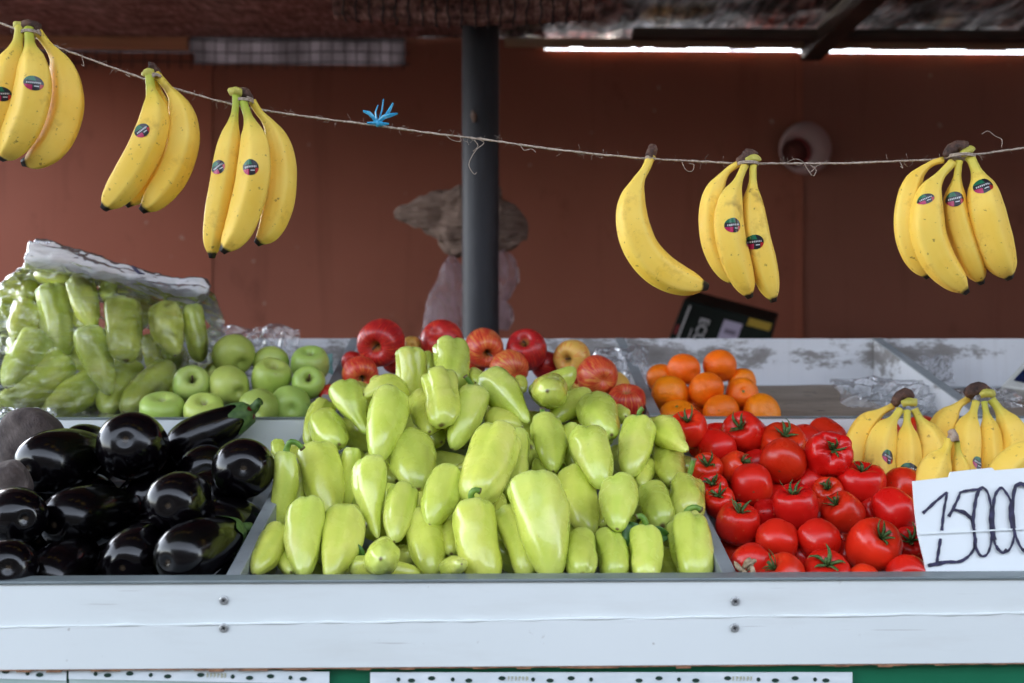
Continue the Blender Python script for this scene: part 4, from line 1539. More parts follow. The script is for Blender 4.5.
sc = empty('weighing_scale', at(1040, 385, 1.66), 'grey plastic weighing scale with dark screen at the right edge', 'scale')
A, B, C_, D_ = at(1002, 385.5, 1.64), at(1027, 359, 1.70), at(1100, 372, 1.70), at(1075, 399, 1.62)
N2 = (C_ - A).cross(B - A).normalized()
if N2.y < 0: N2 = -N2
m = MB(); m.hexa([A, D_, D_ + N2 * .03, A + N2 * .03, B, C_, C_ + N2 * .03, B + N2 * .03]); m.build('housing', MAT['scale_case'], sc, bevel=.003)
def lerp2(a, b): return A + (D_ - A) * a + (B - A) * b
q = [lerp2(a, b) - N2 * .0015 for a, b in ((.08, .22), (.9, .22), (.9, .8), (.08, .8))]
m = MB(); m.hexa([q[0], q[1], q[1] + N2 * .001, q[0] + N2 * .001, q[3], q[2], q[2] + N2 * .001, q[3] + N2 * .001]); m.build('screen', MAT['scale_screen'], sc)

# ------------------------------------------------------------------ price card
card = empty('price_card', at(985, 577, 1.035), 'white handwritten price card reading 15000 in front of the bananas', 'price card')
YC = lambda py: 1.031 + (590 - py) / 110 * .022
cp = lambda px, py, off=0: at(px, py, YC(py)) - Vector((0, off, 0))
poly = [(930, 590), (927, 577), (924.5, 562), (918, 535), (915.5, 515), (914.8, 508), (912.8, 481.5), (930, 479.5), (949, 477.3), (950.5, 472.3), (970, 470), (992, 467.8), (995, 470.6), (1024, 468.2), (1110, 462), (1112, 590)]
fr = [cp(x, y) for x, y in poly]; bk = [p + Vector((0, .0022, 0)) for p in fr]
n = len(poly)
m = MB(); m.add(fr + bk, [tuple(range(n)), tuple(range(2 * n - 1, n - 1, -1))] + [(k, n + k, n + (k + 1) % n, (k + 1) % n) for k in range(n)])
m.build('card', MAT['card_white'], card)
zc = lambda x, y: (900 + x / 5.468, 455 + y / 5.468)
def dense(pts, k=7):
    out = []
    P = [Vector((*zc(*p), 0)) for p in pts]
    for i in range(len(P) - 1):
        p0 = P[max(i - 1, 0)]; p1 = P[i]; p2 = P[i + 1]; p3 = P[min(i + 2, len(P) - 1)]
        for j in range(k):
            f = j / k
            out.append(.5 * ((2 * p1) + (p2 - p0) * f + (2 * p0 - 5 * p1 + 4 * p2 - p3) * f * f + (3 * p1 - p0 - 3 * p2 + p3) * f ** 3))
    out.append(P[-1])
    return out
lay = [0]
def stroke(mb, pts, w0=2.6, w1=None, off=None):
    lay[0] += 1
    off = .0009 + lay[0] * .00012
    P = dense(pts)
    w1 = w1 or w0
    n = len(P)
    vs, fs = [], []
    for i, p in enumerate(P):
        t = P[min(i + 1, n - 1)] - P[max(i - 1, 0)]
        t.normalize() if t.length else None
        nn = Vector((-t.y, t.x, 0))
        w = (w0 + (w1 - w0) * i / (n - 1)) / 2 * (1 + .16 * math.sin(i * .9 + lay[0]))
        a = p + nn * w; b = p - nn * w
        vs += [cp(a.x, a.y, off), cp(b.x, b.y, off), cp(b.x, b.y, off - .0001), cp(a.x, a.y, off - .0001)]
    for i in range(n - 1):
        for q in range(4):
            fs.append((i * 4 + q, i * 4 + (q + 1) % 4, i * 4 + 4 + (q + 1) % 4, i * 4 + 4 + q))
    fs += [(3, 2, 1, 0), tuple((n - 1) * 4 + q for q in range(4))]
    mb.add(vs, fs)
m = MB()
stroke(m, [(122, 318), (165, 280), (215, 235), (257, 203)], 3.2, 2.4)
stroke(m, [(128, 312), (180, 262), (250, 206)], 2.2)
stroke(m, [(255, 203), (248, 245), (238, 300), (230, 370), (226, 412)], 2.4, 3.0)
stroke(m, [(219, 455), (212, 500), (204, 550), (199, 585)], 3.2, 2.8)
stroke(m, [(148, 602), (185, 592), (240, 582), (300, 584), (340, 572), (378, 545), (402, 505), (404, 450), (398, 395), (385, 350), (350, 320), (305, 300), (285, 303), (262, 335)], 2.6, 2.6)
stroke(m, [(150, 603), (200, 597), (260, 583), (320, 582), (370, 556)], 3.0)
stroke(m, [(262, 336), (290, 285), (312, 240), (326, 203)], 3.2, 2.6)
stroke(m, [(300, 300), (345, 308), (385, 342)], 2.6)
stroke(m, [(322, 204), (360, 194), (405, 188), (442, 184)], 2.6)
stroke(m, [(428, 188), (412, 230), (402, 290), (396, 350), (398, 400), (404, 412)], 3.6, 3.2)
stroke(m, [(404, 428), (408, 490), (420, 530), (445, 551), (472, 538), (490, 490), (496, 420), (496, 340), (490, 270), (476, 210), (455, 180), (436, 177), (424, 192)], 2.4)
stroke(m, [(410, 450), (412, 505), (436, 552)], 2.2)
stroke(m, [(492, 290), (486, 340), (490, 400), (500, 460)], 2.6)
stroke(m, [(543, 177), (520, 205), (507, 250), (502, 320), (504, 400), (512, 462)], 2.8, 3.6)
stroke(m, [(500, 300), (503, 420), (512, 480), (530, 516), (558, 531), (590, 515), (612, 465), (620, 400), (612, 320), (598, 250), (570, 200), (543, 177), (515, 215)], 2.4)
stroke(m, [(520, 490), (550, 530), (575, 510)], 2.0)
stroke(m, [(598, 262), (594, 310), (600, 370), (612, 410)], 3.2)
stroke(m, [(690, 168), (660, 153), (632, 158), (616, 185), (608, 240), (606, 310), (614, 400), (630, 455), (655, 505), (690, 530), (730, 500), (748, 400), (742, 270), (720, 195), (690, 168)], 2.8)
stroke(m, [(680, 172), (648, 160), (624, 180), (612, 250), (610, 330)], 2.4)
m.build('handwriting', MAT['marker_ink'], card)
m = MB()
a, b = zc(105, 424), zc(1200, 372)
e = .0030
m.hexa([cp(a[0], a[1] + 1.3, e), cp(b[0], b[1] + 1.3, e), cp(b[0], b[1] + 1.3, e - .0001), cp(a[0], a[1] + 1.3, e - .0001), cp(a[0], a[1] - .1, e), cp(b[0], b[1] - .1, e), cp(b[0], b[1] - .1, e - .0001), cp(a[0], a[1] - .1, e - .0001)])
m.build('tape_crease', MAT['clear_tape'], card)

# ------------------------------------------------------------------ twine
YT = 1.165
tw = [(-420, -170), (-60, 2), (0, 23), (60, 48), (100, 63), (145, 79), (190, 93), (245, 107), (310, 117), (380, 126), (430, 133), (480, 139), (560, 150), (640, 158), (700, 161.5), (750, 163.5), (830, 163.5), (890, 161.5), (940, 159), (980, 154), (1024, 148), (1090, 138), (1600, 10)]
twx, twy = [p[0] for p in tw], [p[1] for p in tw]
twy_at = lambda x: cr(twx, twy, x)
rt = random.Random(11)
m = MB()
pts, rd = [], []
for x in np.arange(-420, 1600, 4.0):
    pts.append(at(x, twy_at(x) + rt.uniform(-.25, .25), YT)); rd.append(.00125 * rt.uniform(.75, 1.25))
m.tube(pts, rd, 7)
c = at(512, 140, YT)
twine = m.build('twine', MAT['twine'], None, True, origin=c)
tag(twine, 'frayed beige twine strung across the stall holding the bananas', 'twine')
m = MB()
for i in range(240):
    x = rt.uniform(-10, 1030); a = rt.uniform(0, 6.28)
    L_ = rt.uniform(2, 8); cu = rt.uniform(-1, 1)
    p = [(x, twy_at(x)), (x + L_ * .5 * math.cos(a), twy_at(x) + L_ * .5 * math.sin(a)), (x + L_ * math.cos(a + cu), twy_at(x) + L_ * math.sin(a + cu))]
    m.tube([at(q[0], q[1], YT + rt.uniform(-.002, .002)) for q in p], .00014, 4)
m.build('fine_fuzz', MAT['twine'], twine, True)['kind'] = 'stuff'
loops = [[(478, 139), (484, 143), (477, 149), (471, 158), (469, 166), (474, 174), (477, 172)], [(474, 140), (478, 146), (472, 152)],
         [(446, 135), (452, 140), (461, 141), (458, 133)], [(520, 144), (524, 150), (532, 149), (536, 153)],
         [(786, 163), (795, 159), (803, 162), (808, 170), (813, 176), (816, 170), (809, 164)], [(804, 163), (810, 172), (817, 166), (826, 163)],
         [(682, 162), (686, 170), (692, 171), (694, 165), (688, 163)], [(982, 134), (988, 131), (995, 136), (1002, 140), (1001, 149)],
         [(82, 57), (84, 66), (81, 64)], [(126, 72), (130, 77), (125, 74)], [(900, 162), (903, 168), (900, 166)]]
for lp in loops:
    out = []
    P = [Vector((q[0], q[1], 0)) for q in lp]
    for i in range(len(P) - 1):
        q0 = P[max(i - 1, 0)]; q1 = P[i]; q2 = P[i + 1]; q3 = P[min(i + 2, len(P) - 1)]
        for j in range(5):
            f = j / 5
            out.append(.5 * ((2 * q1) + (q2 - q0) * f + (2 * q0 - 5 * q1 + 4 * q2 - q3) * f * f + (3 * q1 - q0 - 3 * q2 + q3) * f ** 3))
    m = MB(); m.tube([at(q.x, q.y, YT - .002) for q in out], .00038, 5)
    m.build('loose_fibre', MAT['twine'], twine, True)

for (kx, ky, kr, dy) in ((31, 33, 9, 0), (154, 77, 7, 0), (244, 101, 9, 0), (650, 159, 4.4, 0), (748, 164, 10, 0), (961, 156.5, 13, 0)):
    out = []
    for i in range(40):
        a = i / 39 * 2 * PI * 2.3 + kx
        out.append(at(kx + kr * math.cos(a), ky + (i / 39 - .5) * 3.5 + .8 * math.sin(a), YT - .016) + Vector((0, kr * S(YT) * math.sin(a) * .8, 0)))
    m = MB(); m.tube(out, .0010, 6)
    m.build('tied_loop', MAT['twine'], twine, True)
rib = empty('ribbon_knot', at(380, 121, YT), 'frayed blue plastic ribbon knotted on the twine', 'ribbon')
def blade(pts, w):
    m = MB()
    P = [at(x, y, YT - .003 + d) for x, y, d in pts]
    n = len(P)
    vs = []
    for i, p in enumerate(P):
        t = (P[min(i + 1, n - 1)] - P[max(i - 1, 0)]).normalized()
        s_ = t.cross(Vector((0, 1, .25))).normalized() * w[i] * S(YT) / 2
        vs += [p - s_, p + s_ * .2 - Vector((0, .0012, 0)), p + s_, p + Vector((0, .0006, 0))]
    fs = []
    for i in range(n - 1):
        for q in range(4):
            fs.append((i * 4 + q, i * 4 + (q + 1) % 4, i * 4 + 4 + (q + 1) % 4, i * 4 + 4 + q))
    fs += [(3, 2, 1, 0), tuple((n - 1) * 4 + q for q in range(4))]
    m.add(vs, fs)
    return m
for pts, w in (([(376, 122, 0), (373, 117, -.003), (369, 113, -.004), (363, 111, -.002)], [3, 4, 4, 2]),
               ([(378, 122, 0), (384, 117, -.004), (391, 115, -.005), (398, 113.5, -.002)], [4, 4.5, 4, 1.5]),
               ([(379, 121, 0), (386, 116, .001), (390, 109, .002), (393, 103, .003)], [3, 4, 3.2, 1.6]),
               ([(377, 121, 0), (375.5, 112, .002), (378, 105, .003)], [2, 1.6, 1.2]),
               ([(379, 120, .001), (382, 110, .002), (383.5, 99, .003)], [1.6, 1.6, 1.2]),
               ([(378, 123, -.002), (372, 123, -.003), (367, 123, -.002)], [3, 3, 2]),
               ([(379, 123, -.002), (384, 124, -.004), (389, 124, -.002)], [4, 3.5, 2])):
    blade(pts, w).build('ribbon_strand', MAT['blue_ribbon'], rib)
m = MB(); m.tube([at(375, 123, YT - .002), at(378, 124, YT - .003), at(382, 125, YT - .002)], [.002, .004, .002], 8)
m.build('knot', MAT['blue_ribbon'], rib, True)
#@@PART3
# ------------------------------------------------------------------ bananas
BT_ = [0, .03, .10, .17, .25, .35, .5, .66, .80, .89, .945, .968, .985, 1.0]
BR_ = [.29, .26, .27, .40, .70, .90, 1.0, 1.0, .91, .74, .52, .34, .27, .22]
def crom(P, n):
    out = []
    m_ = len(P) - 1
    for i in range(n):
        u = i / (n - 1) * m_
        a = min(int(u), m_ - 1); f = u - a
        p0 = P[max(a - 1, 0)]; p1 = P[a]; p2 = P[a + 1]; p3 = P[min(a + 2, m_)]
        out.append(.5 * ((2 * p1) + (p2 - p0) * f + (2 * p0 - 5 * p1 + 4 * p2 - p3) * f * f + (3 * p1 - p0 - 3 * p2 + p3) * f ** 3))
    return out
def banana(parent, pts, w, Y, dys, seed, green=.5):
    """pts: picture points of the middle line, neck first; dys: depth offset at neck, middle and tip"""
    rnd = random.Random(seed)
    k = len(pts)
    P = []
    for i, (x, y) in enumerate(pts):
        t = i / (k - 1)
        P.append(at(x, y, Y + cr([0, .5, 1], dys, t)))
    C = crom(P, 160)
    acc = [0]
    for a, b in zip(C[:-1], C[1:]): acc.append(acc[-1] + (b - a).length)
    tot = acc[-1]
    N, seg = 46, 30
    c2 = []
    for i in range(N):
        t = i / (N - 1)
        if t > .9: pass
        s_ = t * tot
        j = min(max(int(np.searchsorted(acc, s_)), 1), len(acc) - 1)
        f = (s_ - acc[j - 1]) / max(acc[j] - acc[j - 1], 1e-9)
        c2.append(C[j - 1].lerp(C[j], f))
    W = w * S(Y) / 2 * .955
    ph = rnd.random() * 6.28
    vs, ta, ra = [], [], []
    prev = None
    so = Vector((seed * 3.3, seed * 1.7, 0))
    for i, p in enumerate(c2):
        t = i / (N - 1)
        tg = (c2[min(i + 1, N - 1)] - c2[max(i - 1, 0)]).normalized()
        a = (prev - tg * prev.dot(tg)).normalized() if prev is not None else tg.orthogonal().normalized()
        prev = a
        b = tg.cross(a)
        r0 = cr(BT_, BR_, t) * W
        am = .085 if t > .15 else .04
        if t > .88: am = .10
        for q in range(seg):
            th = 2 * PI * q / seg
            rg = math.cos(5 * (th - ph) + .4 * math.sin(th))
            rg = max(rg, 0) ** 1.6 - .35
            r = r0 * (1 + am * rg * 1.5 + .05 * noise.noise(Vector((math.cos(th), math.sin(th), t * 3)) + so))
            vs.append(p + (a * math.cos(th) + b * math.sin(th)) * r)
            ta.append(t); ra.append(max(rg, 0) if .1 < t < .95 else 0)
    inv = parent.matrix_basis.inverted()
    o = mesh_obj('banana', [inv @ v for v in vs], ring_mesh([0] * N, seg), MAT['banana_skin'], parent, True,
                 {'t': ta, 'ridge': ra, 'green': [green] * len(ta)})
    o['_t'] = 0
    del o['_t']
    return o, vs, ring_mesh([0] * N, seg)

def sticker(ban, parent, px, py, wpx, Y, rot=0.0, hscale=1.0):
    o, vs, fs = ban
    bvh = BVHTree.FromPolygons([tuple(v) for v in vs], fs)
    d = ray(px, py).normalized()
    hit = bvh.ray_cast(CAM, d)
    if hit[0] is None: return
    p, nrm = hit[0], hit[1]
    if nrm.dot(d) > 0: nrm = -nrm
    x = (RGT - nrm * RGT.dot(nrm)).normalized(); y = nrm.cross(x)
    if y.z < 0: y = -y
    ca, sa = math.cos(rot), math.sin(rot)
    x, y = x * ca + y * sa, y * ca - x * sa
    R_ = wpx / 2 * S(Y)
    n, rings = 40, 12
    V, U_, V_ = [], [], []
    for j in range(rings + 1):
        r = j / rings
        for k in range(n):
            a = 2 * PI * k / n
            u, v = r * math.cos(a), r * math.sin(a)
            q = p + x * u * R_ * 1.0 + y * v * R_ * hscale + nrm * .01
            h = bvh.ray_cast(q, -nrm)
            if h[0] is None: pt = q - nrm * .01
            else: pt = h[0]
            V.append(pt + nrm * .00045); U_.append(u); V_.append(v)
    f = [(j * n + k, j * n + (k + 1) % n, (j + 1) * n + (k + 1) % n, (j + 1) * n + k) for j in range(rings) for k in range(n)]
    inv = parent.matrix_basis.inverted()
    mesh_obj('sticker', [inv @ v for v in V], f, MAT['sticker_print'], o, True, {'u': U_, 'v': V_})

def crown(parent, pts, rad, mat='banana_crown', name='crown', seed=1):
    m = MB()
    P = crom([p for p in pts], 9)
    r = [cr([i / (len(rad) - 1) for i in range(len(rad))], rad, i / 8) for i in range(9)]
    m.tube(P, r, 14)
    m.v = [v + Vector((noise.noise(v * 160 + Vector((seed, 0, 0))), noise.noise(v * 160 + Vector((0, seed, 0))), noise.noise(v * 160 + Vector((0, 0, seed))))) * .0022 for v in m.v]
    return m.build(name, MAT[mat], parent, True)

def bunch(label, cpx, cpy, Y, fingers, crowns, cuts=(), stickers=(), group='banana bunches hung on the twine', seed=0, name='banana_bunch'):
    e = empty(name, at(cpx, cpy, Y), label, 'bananas', group)
    bs = []
    for i, f in enumerate(fingers):
        bs.append(banana(e, f[0], f[1], Y, f[2], seed * 10 + i + 1, f[3] if len(f) > 3 else .6))
    for (pts, rad) in crowns:
        crown(e, [at(x, y, Y + d) for x, y, d in pts], [r * S(Y) for r in rad], seed=seed)
    for (pts, rad, mt) in cuts:
        crown(e, [at(x, y, Y + d) for x, y, d in pts], [r * S(Y) for r in rad], mt, 'cut_end', seed=seed + 5)
    for (i, px, py, w, *rest) in stickers:
        sticker(bs[i], e, px, py, w, Y, *rest)
    return e

bunch('hanging banana bunch cut off by the left edge, with two stickers', 25, 26, 1.15, [
    ([(20, 27), (18, 42), (13, 62), (6, 92), (-4, 122), (-16, 146), (-27, 158)], 36, (0, -.012, 0)),
    ([(29, 29), (30.5, 46), (34, 66), (34, 88), (27, 118), (14, 144), (1, 159)], 35, (-.002, -.022, -.008), .9),
    ([(38, 32), (47, 44), (60, 62), (67, 88), (66, 115), (54, 143), (36, 159), (22, 163)], 34, (.006, .012, .008), .25)],
    [([(20, 26, .002), (27, 25, 0), (35, 27, .004), (39, 32, .005)], [3, 5, 5.5, 4])],
    [([(14, 24.5, 0), (19, 24, -.001), (23, 25, 0)], [2.5, 3.6, 3], 'banana_cut')],
    [(1, 33.5, 83, 18, -.05, .78), (0, 2, 94, 17, -.1, .8)], seed=1)
bunch('hanging pair of bananas second from the left, one sticker, tips swung left', 150, 70, 1.15, [
    ([(149, 71), (150.5, 88), (154, 104), (153, 124), (145, 148), (131, 173), (115, 195), (103, 209)], 34, (-.004, -.016, -.012), .9),
    ([(156, 74), (166, 86), (177, 102), (183, 125), (181, 150), (171, 176), (155, 198), (141, 211)], 32, (.002, .004, 0), .3),
    ([(152, 76), (159, 92), (166, 115), (164, 142), (154, 168), (141, 190), (126, 206)], 26, (.004, .034, .018), .3)],
    [([(148, 66, -.001), (152, 67, 0), (156, 71, .002), (158, 75, .003)], [4, 5, 4, 3.5])],
    [([(144, 74.5, -.002), (149, 73, -.006), (154, 73.5, -.002)], [2.5, 4.6, 3], 'banana_cut')],
    [(0, 142, 130.5, 15.5, .55, .85)], seed=2)
bunch('hanging trio of bananas beside the blue ribbon, with two stickers', 241, 93, 1.15, [
    ([(236, 96), (235, 112), (232, 128), (228, 150), (224, 181), (218, 212), (213, 240), (212, 258)], 27, (-.006, -.016, -.006), 1.0),
    ([(243, 101), (248, 116), (253, 132), (256, 152), (254, 181), (247, 209), (237, 234), (222, 252)], 33, (-.004, -.024, -.02), 1.0),
    ([(252, 101), (259, 112), (270, 126), (278, 146), (281, 170), (279, 200), (270, 228), (256, 244)], 31, (.004, .012, .004), .3)],
    [([(240, 92, 0), (246, 93, .001), (250, 99, .004), (253, 106, .006)], [4, 5, 4, 3])],
    [([(230, 92, -.002), (236, 91.5, -.004), (241, 93, -.002)], [4, 5.5, 4], 'banana_cut')],
    [(0, 218, 167, 15, .45, .9), (1, 250, 167, 15.5, 0, 1)], seed=3)
bunch('single curved banana hanging alone on the twine', 652, 152, 1.15, [
    ([(651, 156), (646, 168), (638, 182), (632, 204), (634, 227), (643, 250), (660, 269), (682, 281), (708, 287)], 35, (0, -.008, -.004), .12)],
    [([(654, 145, 0), (652, 150, -.001), (650, 157, -.001)], [3.6, 4.6, 5])], (), (), 'bananas hung on the twine', seed=4, name='single_banana')
bunch('hanging trio of bananas right of the single banana, with two stickers', 752, 160, 1.15, [
    ([(745, 165), (738, 181), (730, 200), (728, 222), (732, 248), (740, 274), (750, 298)], 30, (-.004, -.018, -.010), .35),
    ([(753, 165), (753, 180), (753, 204), (756, 232), (762, 256), (768, 280), (774, 302)], 28, (-.004, -.010, -.006), .5),
    ([(740, 163), (727, 172), (716, 190), (712, 212), (714, 238), (722, 262), (735, 284)], 27, (.004, .010, .010), .1)],
    [([(737, 162, .002), (743, 158, 0), (749, 153, 0), (755, 156, -.001)], [3, 4.5, 5, 4])],
    [([(745, 160.5, -.003), (752, 159, -.005), (759, 159, -.002)], [2.5, 4, 3], 'banana_cut')],
    [(0, 734, 225, 16.5, 0, .88), (1, 755, 242, 17, 0, .85)], seed=5)
bunch('rightmost hanging bunch of four bananas with three stickers', 962, 152, 1.15, [
    ([(943, 160), (929, 165), (914, 180), (908, 204), (907, 230), (914, 256), (928, 278)], 26, (.006, .010, .010), .05),
    ([(952, 163), (940, 176), (930, 192), (927, 214), (929, 238), (942, 266), (967, 293)], 34, (-.002, -.014, -.010), .3),
    ([(959, 161), (957, 178), (955, 200), (958, 222), (965, 244), (973, 264), (982, 284)], 27, (-.004, -.006, .0), .5),
    ([(970, 157), (975, 168), (981, 186), (985, 208), (991, 234), (999, 258), (1010, 279)], 36, (-.004, -.018, -.012), .6)],
    [([(945, 157, .002), (951, 150, .0), (958, 146, 0), (967, 146, -.001)], [3.5, 5.5, 6, 4])],
    [([(960, 154, -.003), (967, 152, -.006), (972, 149, -.003)], [3, 4.5, 3.5], 'banana_cut')],
    [(1, 925.5, 199, 17, .25, .62), (2, 954.5, 199, 17, 0, .92), (3, 983, 186, 18.5, .05, .86)], seed=6)

GB = 'banana bunches lying in the right-hand bin'
bunch('banana bunch lying beside the tomatoes, with two stickers', 905, 400, 1.33, [
    ([(893, 406), (881, 412), (866, 424), (857, 446), (854, 468), (858, 492)], 27, (.012, .006, -.02), .0),
    ([(900, 410), (893, 420), (884, 434), (879, 452), (880, 474), (890, 500)], 31, (.0, -.018, -.05), .5),
    ([(907, 411), (907, 424), (907, 442), (907, 462), (907, 484), (908, 506)], 27, (-.003, -.024, -.05), .6),
    ([(914, 409), (920, 420), (929, 435), (934, 452), (932, 474), (926, 494)], 30, (.0, -.012, -.045), .6)],
    [([(894, 405, .004), (899, 397, 0), (906, 394, 0), (912, 398, 0)], [4, 6, 6, 4])],
    [([(902, 404, -.004), (909, 402, -.006), (915, 403, -.003)], [3, 4.5, 3.5], 'banana_cut')],
    [(1, 888, 457, 13.5, -.4, 1.1), (2, 908.5, 469, 15.5, -.25, .8)], GB, seed=7)
bunch('banana bunch at the right edge behind the price card', 979, 392, 1.35, [
    ([(968, 399), (958, 406), (947, 419), (940, 436), (938, 456), (944, 480)], 28, (.012, .006, -.02), .0),
    ([(976, 402), (973, 413), (968, 428), (966, 448), (967, 470), (974, 495)], 29, (.0, -.018, -.05), .5),
    ([(984, 402), (986, 413), (989, 428), (990, 448), (991, 470), (992, 496)], 23, (-.003, -.02, -.05), .8),
    ([(991, 399), (998, 408), (1007, 423), (1013, 442), (1012, 464), (1004, 490)], 33, (.0, -.012, -.045), .7)],
    [([(967, 396, .004), (973, 390, 0), (981, 388, 0), (988, 391, 0)], [5, 6.5, 6, 4])],
    [([(980, 395, -.004), (987, 393, -.007), (993, 394, -.003)], [3.5, 5, 3.5], 'banana_cut')],
    [(1, 978, 463, 13, -.5, 1.0)], GB, seed=8)
bunch('small pair of bananas with pale cut stem just above the card', 953, 436, 1.245, [
    ([(949, 439), (946, 449), (938, 462), (931, 478), (929, 498), (936, 520)], 33, (0, -.006, -.03), .3),
    ([(957, 441), (958, 450), (960, 464), (961, 480), (959, 500), (954, 520)], 22, (.001, -.0, -.02), .7)],
    [], [([(951, 430, 0), (952.5, 435, -.001), (953, 441, -.001)], [3, 5, 5.5], 'pale_cut')], (), GB, seed=9)
bunch('yellow banana lying level at the right edge above the card', 1040, 445, 1.25, [
    ([(1056, 440), (1044, 446), (1030, 452), (1014, 462), (1002, 476), (996, 496), (999, 512)], 33, (0, -.004, -.02), .2)],
    [([(1062, 434, 0), (1059, 437, 0), (1055, 441, 0)], [4, 5, 5])], (), (), GB, seed=10, name='single_banana')

